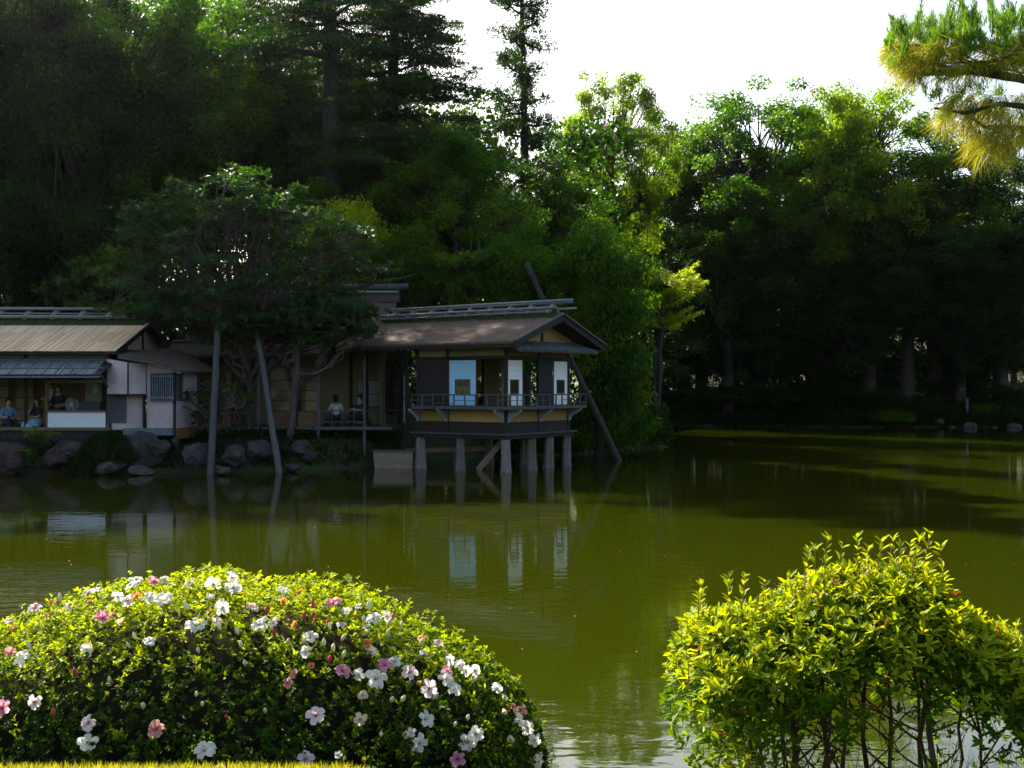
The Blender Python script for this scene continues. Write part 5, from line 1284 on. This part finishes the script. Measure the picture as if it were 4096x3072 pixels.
# longer shoots breaking the outline
n2 = 520; d2 = dome_pts(n2); nr2 = unit(d2 / AZ_R); dr2 = unit(nr2 * 0.6 + rng.normal(size=nr2.shape) * 0.25 + np.array([0, 0, 0.7]))
for h in (0.0, 0.018, 0.036):
    P2 = AZ_C + d2 * AZ_R + dr2 * (h + 0.012) * rng.uniform(0.6, 1.5, (n2, 1)); sprigs(lit_sprigs, P2, dr2, 4, 0.022, 0.010, (0.5, 1.6))
o = link_mesh('foliage', acc.mesh('foliage'), MATS['leaf_azalea'], AZ); o.matrix_parent_inverse = AZ_INV; o['kind'] = 'stuff'
o = link_mesh('lit_top_growth', lit_sprigs.mesh('lit_top_growth'), MATS['leaf_azalea_lit'], AZ); o.matrix_parent_inverse = AZ_INV; o['kind'] = 'stuff'
bm = bmesh.new(); bmesh.ops.create_icosphere(bm, subdivisions=4, radius=1.0)  # added solid core that stops light passing through the mound
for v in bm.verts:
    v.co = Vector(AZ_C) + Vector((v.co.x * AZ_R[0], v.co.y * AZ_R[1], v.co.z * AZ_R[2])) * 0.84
me = bpy.data.meshes.new('light_block_core'); bm.to_mesh(me); bm.free()
o = link_mesh('light_block_core', me, MATS['core_shade'], AZ); o.matrix_parent_inverse = AZ_INV

# petals, flowers, buds
def petal_mesh(seed, Lp=0.040, Wp=0.031, closed=0.0):
    rr = random.Random(seed); vs, fs = [], []; nu, nv = 5, 5
    for i in range(nu):
        t = i / (nu - 1); w = Wp * (0.22 + 0.78 * math.sin(min(1, t * 1.15) * 1.9)) * (0.86 if t == 1 else 1.0)
        for k in range(nv):
            s = k / (nv - 1) * 2 - 1
            y = Lp * t * (1 - 0.10 * s * s * t)
            z = 0.016 * (1 - (1 - t) ** 2) - 0.016 * t * t + (0.004 * math.sin(s * 7 + seed) + rr.uniform(-0.002, 0.002)) * t - 0.003 * (1 - s * s)
            vs.append((s * w * 0.5, y, z))
    for i in range(nu - 1):
        for k in range(nv - 1):
            a = i * nv + k; fs.append((a, a + 1, a + nv + 1, a + nv))
    return MB().add(vs, fs).mesh('petal', 0, True)
PET = [petal_mesh(k) for k in range(4)]
PETM = {}
for kd in ('white', 'blush', 'pink', 'salmon', 'orange', 'cream'):
    PETM[kd] = []
    for me in PET:
        c = me.copy(); c.materials.clear(); c.materials.append(MATS['petal_' + kd]); PETM[kd].append(c)
fb = MB().tube([(0, 0, -0.022), (0, 0, -0.012), (0, 0, 0.0)], [0.003, 0.005, 0.009], 8, False)
for k in range(5):
    a = k * 1.257 + 0.3; fb.tube([(0, 0, -0.004), (0.004 * math.cos(a), 0.004 * math.sin(a), 0.012), (0.011 * math.cos(a), 0.011 * math.sin(a), 0.026)], 0.0006, 3, False)
FB_ME = fb.mesh('flower', 0, True); FB_ME.materials.append(MATS['calyx'])
bd = MB().tube([(0, 0, -0.012), (0, 0, 0.0), (0, 0, 0.012), (0, 0, 0.024), (0, 0, 0.034)], [0.003, 0.007, 0.009, 0.006, 0.001], 8)
BUD = {}
for kd, mt in (('bc', 'bud_cream'), ('br', 'bud_red')):
    me = bd.mesh('bud', 0, True); me.materials.append(MATS[mt]); BUD[kd] = me
def dome_hit(px, py):
    o_ = np.array([0, 0, CAM_Z]); dv = np.array([(px - 512) / FPX, 1.0, (386 - py) / FPX])
    R_ = AZ_R * 1.015; a = (dv / R_) @ (dv / R_); oc = (o_ - AZ_C) / R_; b = 2 * oc @ (dv / R_); c = oc @ oc - 1
    D = b * b - 4 * a * c
    if D < 0:   # just outside the outline: nearest point on the rim
        t = -b / (2 * a); p = o_ + dv * t; q = (p - AZ_C) / R_; p = AZ_C + q / np.linalg.norm(q) * R_
    else: p = o_ + dv * ((-b - math.sqrt(D)) / (2 * a))
    n_ = unit((p - AZ_C) / R_ / R_); return p, n_
FL = []
C4 = '''75 450 .8 blush;270 360 1.1 blush;105 520 .7 orange;80 710 1.2 salmon;185 745 1.2 white;270 1075 .9 blush;20 1120 1.1 pink;690 1235 1.1 blush;675 1385 1.2 white;1205 1285 1.2 salmon;1575 1455 1.4 white;745 225 1 white;660 240 .6 blush;540 340 .8 blush;400 320 .6 orange;360 415 .6 orange;785 430 1.1 pink;880 410 .8 salmon;940 465 .9 cream;990 300 .9 blush;905 265 .8 white;1050 150 1.1 white;1010 190 .9 white;1180 150 .8 pink;1270 145 .8 white;1150 280 1 white;1255 300 1.3 white;1055 260 .6 orange;1640 170 1.1 white;1780 120 1 white;1795 195 1.2 white;1465 165 .8 blush;1620 270 .6 white;1510 490 1.3 white;1610 390 .6 orange;1665 465 .8 cream;1715 350 1.1 white;1945 355 .9 blush;2010 490 1.2 white;2110 470 .8 white;1150 615 .8 white;665 670 .9 white;2170 310 .8 orange;2180 225 .9 white;700 310 .6 orange;1690 1590 .8 blush'''
C5 = '''185 230 .5 orange;450 320 1.1 pink;165 485 .8 orange;410 465 .7 orange;555 385 .8 white;605 415 .5 orange;640 345 .6 white;755 440 1.1 white;855 420 1 white;705 520 .8 blush;510 490 .7 white;270 585 1.1 white;240 690 .9 white;280 805 .8 orange;150 860 .9 salmon;515 845 1.1 pink;700 630 .9 orange;745 690 .8 white;645 865 .9 white;770 900 1.4 white;845 800 1.1 pink;925 770 .9 white;1030 850 1.1 blush;1180 970 1.2 blush;1310 900 1.1 white;1370 980 1.1 white;1320 840 .8 pink;1100 930 .5 orange;670 1030 1 cream;315 1180 1.2 blush;650 1205 1 cream;985 1320 .9 cream;1045 1310 .7 white;1100 1390 1.2 white;1145 1210 1.2 white;1480 1380 1.3 white;1545 1320 1.1 white;1405 1520 1.1 pink;230 1520 1.1 blush;485 1480 .5 white;1130 590 .7 orange;1250 630 .7 blush;1145 695 .6 white;1340 750 .8 white;1420 790 .8 white;1460 830 .8 blush;1530 830 .9 white;1700 970 .9 white;1760 1045 .6 white;1740 1160 .9 cream;1820 1110 .7 salmon;1885 1145 .9 salmon;1865 1220 1 white;1935 1270 1 white;1990 1365 1 white;1795 1370 .9 cream;2015 1530 1.1 white;100 930 .7 salmon'''
B4 = '2055 395 br;2110 570 br;1045 590 bc;1855 655 bc;1885 795 bc;1830 555 bc;1515 1030 bc;2040 1155 bc;1690 520 bc;240 665 bc;590 870 br;1440 370 bc;470 310 bc;785 300 bc;850 920 bc;1530 700 bc;1110 1120 bc;1745 1200 br;1560 1105 bc;1000 660 bc;430 1170 br'
B5 = '290 350 br;720 370 bc;870 490 bc;965 505 bc;415 770 br;95 630 bc;375 640 bc;440 680 bc;515 605 bc;520 735 bc;1215 1050 bc;890 1075 bc;970 1070 bc;1370 1260 bc;810 1335 bc;220 450 br;285 440 br;680 470 bc;1520 920 bc;900 450 br;860 580 bc;420 520 bc;1110 640 bc;1470 1210 bc'
for txt, ox in ((C4, 0), (C5, 275)):
    for it in txt.split(';'):
        a, b, s, k = it.split(); FL.append((ox + float(a) * 0.13, 562.5 + float(b) * 0.13, float(s), k))
fr_ = random.Random(12)
for (px, py, s, kd) in FL:
    p, n_ = dome_hit(px, py)
    face = Vector(n_) * 0.75 + Vector((0, -0.55, 0.12)) + Vector((fr_.uniform(-.7, .7), fr_.uniform(-.35, .35), fr_.uniform(-.5, .6)))
    f = link_mesh('flower', FB_ME, None, AZ); f.matrix_parent_inverse = AZ_INV
    f.location = Vector(p) + Vector(n_) * 0.002
    f.rotation_mode = 'QUATERNION'; f.rotation_quaternion = face.to_track_quat('Z', 'Y') @ Quaternion((0, 0, 1), fr_.random() * 6.28)
    sc = s * 0.86; f.scale = (sc, sc, sc)
    wilt = kd in ('orange', 'salmon', 'cream') and fr_.random() < 0.75
    mixp = kd == 'blush' and fr_.random() < 0.35
    npet = 5
    for q in range(npet):
        k2 = 'pink' if (mixp and q == 0) else kd
        o = link_mesh('petal', PETM[k2][fr_.randrange(4)], None, f)
        o.rotation_mode = 'XYZ'
        tilt = (0.75 if wilt else 0.22) + fr_.uniform(-0.22, 0.25)
        o.rotation_euler = (tilt, fr_.uniform(-0.2, 0.2), q * 6.2832 / npet + fr_.uniform(-0.14, 0.14))
        w = 0.8 if wilt else 1.0; o.scale = (w * fr_.uniform(0.85, 1.15), w * fr_.uniform(0.85, 1.12), w)
        o.location = (0, 0, 0.001)
for txt, ox in ((B4, 0), (B5, 275)):
    for it in txt.split(';'):
        a, b, k = it.split(); p, n_ = dome_hit(ox + float(a) * 0.13, 562.5 + float(b) * 0.13)
        o = link_mesh('bud', BUD[k], None, AZ); o.matrix_parent_inverse = AZ_INV; o.location = Vector(p) + Vector(n_) * 0.012
        o.rotation_mode = 'QUATERNION'; o.rotation_quaternion = (Vector(n_) + Vector((fr_.uniform(-.4, .4), -0.2, 0.5))).to_track_quat('Z', 'Y'); s = fr_.uniform(0.8, 1.2); o.scale = (s, s, s)

# ------------------------------------------------------------------ foreground: loose bush on the right
BU = empty('leafy_bush', (1.55, 5.05, 0.8)); tag(BU, 'leggy yellow green bush with bare stems at the water edge on the right', 'bush')
BU_INV = Matrix.Translation((-1.55, -5.05, -0.8))
rng = np.random.default_rng(61)
prof_px = np.array([672, 682, 695, 740, 775, 805, 857, 895, 930, 950, 995, 1024, 1060, 1100]); prof_py = np.array([700, 662, 614, 610, 602, 580, 566, 568, 566, 600, 622, 642, 680, 745])
bx_ = (prof_px - 512) / FPX * 5.0; bz_ = CAM_Z + (386 - prof_py) / FPX * 5.0
def bush_top(x, y):
    e = 1 - np.clip(np.abs(y - 5.02) / 0.62, 0, 1) ** 2.2
    zt = np.interp(x, bx_, bz_); return 1.25 + (zt - 1.25) * (0.55 + 0.45 * e)
def bpts(n, dmax):
    x = rng.uniform(0.70, 2.42, n); y = 5.02 + rng.uniform(-0.50, 0.55, n)
    zt = bush_top(x, y); dep = rng.exponential(0.10, n); dep = np.minimum(dep, dmax)
    return np.stack([x, y, zt - dep], 1), dep
leafP = NP()
P_, dep = bpts(5400, 0.34)
keep = P_[:, 2] > 1.05; P_ = P_[keep]; dep = dep[keep]
cx = np.array([1.55, 5.02, 1.35])
out_ = unit((P_ - cx) / np.array([0.9, 0.6, 0.6])); D_ = unit(out_ * 0.7 + np.array([0, 0, 0.5]) + rng.normal(size=P_.shape) * 0.35)
shadeP = NP(); shaded = (dep + 0.10 * np.clip(4.95 - P_[:, 1], 0, 1) + rng.normal(size=len(dep)) * 0.02) > 0.085  # deep and near-side sprigs get the painted shade colour
sprigs(leafP, P_[~shaded], D_[~shaded], 6, 0.045, 0.0175, (0.3, 1.2))
sprigs(shadeP, P_[shaded], D_[shaded], 6, 0.045, 0.0175, (0.3, 1.2))
# hanging fringe at the left foot and scattered low sprays
q = 260; Pl = np.stack([rng.normal(0.93, 0.09, q), rng.uniform(4.8, 5.3, q), rng.uniform(1.22, 1.75, q)], 1)
sprigs(leafP, Pl, unit(rng.normal(size=Pl.shape) * 0.5 + np.array([-0.5, -0.2, 0.4])), 6, 0.038, 0.014, (0.2, 1.1))
q = 420; Pl = np.stack([rng.uniform(0.9, 2.5, q), rng.uniform(4.8, 5.5, q), rng.uniform(1.05, 1.6, q)], 1)
sprigs(shadeP, Pl, unit(rng.normal(size=Pl.shape) * 0.6 + np.array([0, -0.1, 0.5])), 5, 0.036, 0.0135, (0.2, 1.1))
# upright new shoots along the top
shoot_px = [(701, 583), (728, 577), (745, 574), (765, 580), (700, 592), (808, 548), (815, 547), (829, 537), (843, 543), (857, 536), (868, 548), (882, 541), (893, 537), (901, 545), (911, 541), (920, 539), (930, 532), (940, 546), (950, 600), (975, 612), (1000, 620), (1015, 625), (677, 634), (684, 640), (864, 560), (790, 572)]

for (px, py) in shoot_px:
    yy = rng.uniform(4.75, 5.1); tip = np.array(at(px, py, yy)); bot = tip + np.array([rng.uniform(-0.03, 0.03), 0.02, -rng.uniform(0.14, 0.24)])
    stems = NP(); stems.tube(np.array([bot, (tip + bot) / 2 + rng.normal(size=3) * 0.006, tip]), [0.0022, 0.0018, 0.001], 4); o = link_mesh('shoot', stems.mesh('shoot', True), MATS['bark_red'], BU); o.matrix_parent_inverse = BU_INV
    for t in np.linspace(0.35, 1.0, 4):
        c = bot + (tip - bot) * t; ax = unit(tip - bot)
        sprigs(leafP, np.array([c]), np.array([ax]), 4 if t < 1 else 5, 0.040, 0.0155, (0.6, 1.5))
o = link_mesh('foliage', leafP.mesh('foliage'), MATS['leaf_bush'], BU); o.matrix_parent_inverse = BU_INV; o['kind'] = 'stuff'
o = link_mesh('shaded_foliage', shadeP.mesh('shaded_foliage'), MATS['leaf_bush_shade'], BU); o.matrix_parent_inverse = BU_INV; o['kind'] = 'stuff'
# withered brown leaves in small tufts
dry = NP(); q = 60; Pd, _ = bpts(q, 0.3); Pd[:, 1] -= 0.12
sprigs(dry, Pd, unit(rng.normal(size=Pd.shape) + np.array([0, 0, -0.3])), 6, 0.026, 0.012, (0.0, 1.0))
o = link_mesh('withered_leaves', dry.mesh('withered_leaves'), MATS['leaf_dry'], BU); o.matrix_parent_inverse = BU_INV; o['kind'] = 'stuff'
# woody stems, each its own part
base_px = [(735, 0.85), (757, 0.95), (775, 1.02), (800, 1.15), (822, 1.25), (838, 1.3), (850, 1.36), (868, 1.45), (885, 1.55), (905, 1.62), (925, 1.72), (945, 1.8), (958, 1.86), (975, 1.9), (790, 1.05), (815, 1.28)]
for k, (px, xb) in enumerate(base_px):
    b0 = np.array([1.5 + (xb - 1.4) * 0.9, 5.05 + rng.uniform(-0.15, 0.2), 0.72])
    tx_ = (px - 512) / FPX * 5.0 + rng.uniform(-0.05, 0.05); ty = 5.02 + rng.uniform(-0.25, 0.3)
    tp = np.array([tx_, ty, float(bush_top(tx_, ty)) - 0.12]); md = (b0 + tp) / 2 + np.array([rng.uniform(-0.06, 0.06), 0, rng.uniform(-0.1, 0.05)])
    path = bez(b0, md, tp, 10); path[1:-1] += rng.normal(size=(8, 3)) * 0.012
    acc = NP(); r0 = rng.choice([0.010, 0.013, 0.018, 0.024]); acc.tube(path, np.linspace(r0, 0.004, 10), 7)
    for s in range(5):
        i = rng.integers(4, 9); e = path[i] + rng.normal(size=3) * np.array([0.16, 0.14, 0.05]) + np.array([0, 0, 0.18])
        e[2] = min(e[2], float(bush_top(e[0], e[1])) - 0.03)
        p2 = bez(path[i], (path[i] + e) / 2 + rng.normal(size=3) * 0.03, e, 6); acc.tube(p2, np.linspace(0.006, 0.002, 6), 5)
        for s2 in range(3):
            e2 = p2[rng.integers(2, 6)] + rng.normal(size=3) * 0.07; acc.tube(np.array([p2[3], (p2[3] + e2) / 2 + rng.normal(size=3) * 0.01, e2]), [0.003, 0.002, 0.0012], 4)
    o = link_mesh('stem', acc.mesh('stem', True), MATS['bark_pale' if k == 11 else 'stem'], BU); o.matrix_parent_inverse = BU_INV
# the leaves that show largest: single leaves on the near face of the crown
v6, f6 = leaf6_np(np.zeros((1, 3)), np.array([[0, 1.0, 0]]), np.array([[0, 0, 1.0]]), 0.044, 0.016)
LEAF1 = np_mesh('leaf', v6, [f6]); LEAF1.materials.append(MATS['leaf_bush'])
for k in range(60):
    x = rng.uniform(0.72, 2.12); y = rng.uniform(4.47, 4.75); z = float(bush_top(x, y)) - rng.uniform(-0.01, 0.22) + 0.02
    ax = Vector((rng.normal() * 0.4, -0.25 + rng.normal() * 0.3, 0.7)).normalized()
    for q in range(5):
        a = q * 1.257 + rng.random(); pr_ = ax.orthogonal().normalized(); pr_.rotate(Quaternion(ax, a)); dv = (pr_ + ax * rng.uniform(0.3, 1.0)).normalized()
        o = link_mesh('leaf', LEAF1, None, BU); o.matrix_parent_inverse = BU_INV; o.location = (x, y, z)
        o.rotation_mode = 'QUATERNION'; zq = (ax - pr_ * 0.2); yv = dv; xv = yv.cross(zq).normalized(); zv = xv.cross(yv)
        o.rotation_quaternion = Matrix((xv, yv, zv)).transposed().to_quaternion(); s = rng.uniform(0.75, 1.15); o.scale = (s, s, s)

# ------------------------------------------------------------------ foreground: pine bough at the upper right
PN = empty('pine_tree', (4.4, 7.0, 0.9)); tag(PN, 'pine bough with long yellowing needles hanging into the upper right corner', 'pine')
PN_INV = Matrix.Translation((-4.4, -7.0, -0.9))
rng = np.random.default_rng(71)
w_ = NP()
w_.tube(np.array([[4.4, 7.0, 0.3], [4.35, 7.0, 1.6], [4.45, 6.95, 3.0], [4.3, 6.9, 4.4], [4.5, 6.9, 5.8], [4.45, 6.8, 7.2]]), [0.20, 0.17, 0.15, 0.12, 0.09, 0.04], 10)
YP = 6.5
def bough(pts, r0, r1):
    P = np.array([np.array(at(px, py, YP + dy)) for px, py, dy in pts]); w_.tube(P, np.linspace(r0, r1, len(P)), 7); return P
tr_top = np.array([4.33, 6.9, 4.3])
b1_ = bough([(1300, 120, 0.4), (1150, 95, 0.2), (1040, 84, 0.0), (985, 72, -0.1), (930, 74, -0.1), (903, 76, 0.0)], 0.030, 0.006)
b2_ = bough([(1300, 150, 0.4), (1150, 132, 0.1), (1040, 108, -0.1), (1000, 104, -0.2), (965, 113, -0.15), (934, 108, -0.1)], 0.026, 0.006)
b3_ = bough([(1150, 160, 0.1), (1080, 150, 0.0), (1020, 128, 0.1), (985, 127, 0.1), (968, 116, 0.0)], 0.03, 0.006)
b4_ = bough([(1150, 95, 0.2), (1080, 50, 0.1), (1020, 40, 0.1), (980, 45, 0.0)], 0.03, 0.006)
b5_ = bough([(1150, 190, 0.2), (1080, 172, 0.1), (1030, 160, 0.0)], 0.025, 0.006)
old = NP()
def tuft(c, ax, n, Lm, spread, droop):
    D = unit(np.asarray(ax) + rng.normal(size=(n, 3)) * spread); D[:, 2] -= droop * rng.random(n)
    P = np.asarray(c) + rng.normal(size=(n, 3)) * 0.012
    L_ = Lm * rng.uniform(0.7, 1.15, n)
    old.addq(*leaf_np(P, D, rng.normal(size=(n, 3)), L_, 0.0036, fold=0.10, belly=0.35))
tips = []
for k in range(78):   # upper tier
    t = rng.random() ** 1.2; px = 892 + 150 * t; py = rng.uniform(42, 74) - 12 * t; c = np.array(at(px, py, YP + rng.uniform(-0.35, 0.35)))
    tips.append(c); tuft(c, (-0.35 - 0.3 * (1 - t), -0.2, -0.45), 56, 0.17, 0.30, 0.5)
for k in range(44):   # lower tier
    t = rng.random(); px = 930 + 110 * t; py = rng.uniform(88, 122) + 6 * t; c = np.array(at(px, py, YP + rng.uniform(-0.35, 0.35)))
    tuft(c, (-0.4, -0.2, -0.5), 52, 0.165, 0.30, 0.45)
for k in range(26):
    px = rng.uniform(975, 1045); py = rng.uniform(120, 152); c = np.array(at(px, py, YP + rng.uniform(-0.3, 0.3))); tuft(c, (-0.45, -0.2, -0.55), 50, 0.165, 0.3, 0.45)
o = link_mesh('needles', old.mesh('needles'), MATS['needle_old'], PN); o.matrix_parent_inverse = PN_INV; o['kind'] = 'stuff'
yng = NP(); old, keep_old = yng, old
for k in range(60):
    t = rng.random(); c = np.array(at(890 + 150 * t, rng.uniform(34, 66) - 14 * t, YP + rng.uniform(-0.35, 0.35))); tuft(c, (-0.15, -0.1, 0.75), 60, 0.085, 0.35, 0.0)
for k in range(16):
    c = np.array(at(rng.uniform(930, 1030), rng.uniform(88, 120), YP + rng.uniform(-0.3, 0.3))); tuft(c, (-0.3, -0.1, 0.6), 50, 0.08, 0.4, 0.0)
o = link_mesh('young_needles', yng.mesh('young_needles'), MATS['needle_new'], PN); o.matrix_parent_inverse = PN_INV; o['kind'] = 'stuff'
# twigs to tips
for c in tips[::2]:
    s = b1_[rng.integers(1, 6)] if rng.random() < 0.6 else b4_[rng.integers(0, 4)]; w_.tube(bez(s, (s + c) / 2 - np.array([0, 0, 0.04]), c, 5), np.linspace(0.008, 0.004, 5), 5)
o = link_mesh('trunk', w_.mesh('trunk', True), MATS['bark'], PN); o.matrix_parent_inverse = PN_INV
# upright new candles
def candle_mesh(seed, Lc):
    r2 = np.random.default_rng(seed); a = NP(); a.tube(np.array([[0, 0, 0], [0.002, 0, Lc / 2], [0, 0, Lc]]), [0.005, 0.004, 0.003], 5)
    n = int(90 + 400 * Lc); t = r2.random(n); ang = r2.random(n) * 6.28
    P = np.stack([0.004 * np.cos(ang), 0.004 * np.sin(ang), Lc * (0.15 + 0.85 * t)], 1); D = np.stack([np.cos(ang) * 0.45, np.sin(ang) * 0.45, np.ones(n) * r2.uniform(0.5, 1.2, n)], 1)
    a.leaves(P, D, r2.normal(size=(n, 3)), 0.040 * r2.uniform(0.6, 1.2, n), 0.0030, fold=0.02)
    me = a.mesh('candle'); me.materials.append(MATS['needle_new']); return me
CM = [candle_mesh(1, 0.09), candle_mesh(2, 0.13), candle_mesh(3, 0.06), candle_mesh(4, 0.30)]
long_c = [(912, 56, -0.5, 3), (917, 40, 0.1, 3), (941, 40, 0.0, 3), (953, 40, -0.15, 3), (965, 36, 0.05, 3), (993, 34, 0.1, 3), (1010, 34, 0.3, 3)]
cl = [(px, py, ln, k) for px, py, ln, k in long_c]
for k in range(110): 
    t = rng.random(); cl.append((888 + 140 * t, rng.uniform(34, 70) - 20 * t, rng.normal() * 0.2, int(rng.integers(0, 3))))
cl += [(930, 100, -0.5, 2), (926, 96, -0.2, 2), (936, 92, 0.0, 0), (940, 101, 0.2, 2), (900, 48, -0.2, 0), (886, 52, -0.4, 2)]
for (px, py, ln, k) in cl:
    o = link_mesh('candle', CM[k], None, PN); o.matrix_parent_inverse = PN_INV; o.location = at(px, py, YP + rng.uniform(-0.3, 0.3)); o.rotation_euler = (rng.normal() * 0.15, ln, rng.random() * 6)

# ------------------------------------------------------------------ lawn edge
rng = np.random.default_rng(81); acc = NP(); n = 26000
xs = rng.uniform(-2.6, 0.0, n); ys = rng.uniform(3.6, 4.55, n)
P = np.stack([xs, ys, ground_h(xs, ys) - 0.004], 1)
D = unit(rng.normal(size=P.shape) * 0.45 + np.array([0, 0, 1.0])); acc.leaves(P, D, rng.normal(size=P.shape) * np.array([1, 1, 0.1]), 0.036 * rng.uniform(0.5, 1.4, n) * np.interp(xs, [-0.6, -0.1], [1, 0.5]), 0.004, fold=0.1, belly=0.3)
n = 2500; xs = rng.uniform(0.9, 2.3, n); ys = rng.uniform(4.6, 5.5, n); P = np.stack([xs, ys, ground_h(xs, ys)], 1)
acc.leaves(P, unit(rng.normal(size=P.shape) * 0.5 + np.array([0, 0, 1.0])), rng.normal(size=P.shape), 0.28 * rng.uniform(0.4, 1.3, n), 0.005, fold=0.15, belly=0.35)
o = link_mesh('grass', acc.mesh('grass'), MATS['leaf_grass']); tag(o, 'sunlit mown grass along the bottom left edge', 'grass', kind='stuff')

# drifting petals and pollen flecks on the pond (uncountable)
rng = np.random.default_rng(91); n = 260
Pw = np.stack([rng.uniform(-9, 22, n), 11 + 50 * rng.random(n) ** 1.4, np.full(n, 0.005)], 1)
acc = NP(); ang = rng.random(n) * 6.28
acc.leaves(Pw, np.stack([np.cos(ang), np.sin(ang), np.zeros(n)], 1), np.tile([0, 0, 1.0], (n, 1)), rng.uniform(0.02, 0.05, n), rng.uniform(0.015, 0.03, n), fold=0.0)
o = link_mesh('floating_petals', acc.mesh('floating_petals'), MATS['petal_cream']); tag(o, 'small pale petals drifting on the pond', 'petals', kind='stuff')
# ------------------------------------------------------------------ haze: thin even air round the whole place
hm, hn, ho = _new('haze')
hv = hn.nodes.new('ShaderNodeVolumePrincipled')
hv.inputs['Color'].default_value = (0.90, 0.96, 1.0, 1); hv.inputs['Density'].default_value = 0.00005; hv.inputs['Anisotropy'].default_value = 0.92
hn.links.new(hv.outputs[0], ho.inputs['Volume'])
hz_ = link_mesh('haze', MB().box(-2450, 2450, -450, 3050, -2, 46).mesh('haze'), hm)
tag(hz_, 'thin sunlit haze hanging over the pond and the trees', 'haze', kind='stuff')
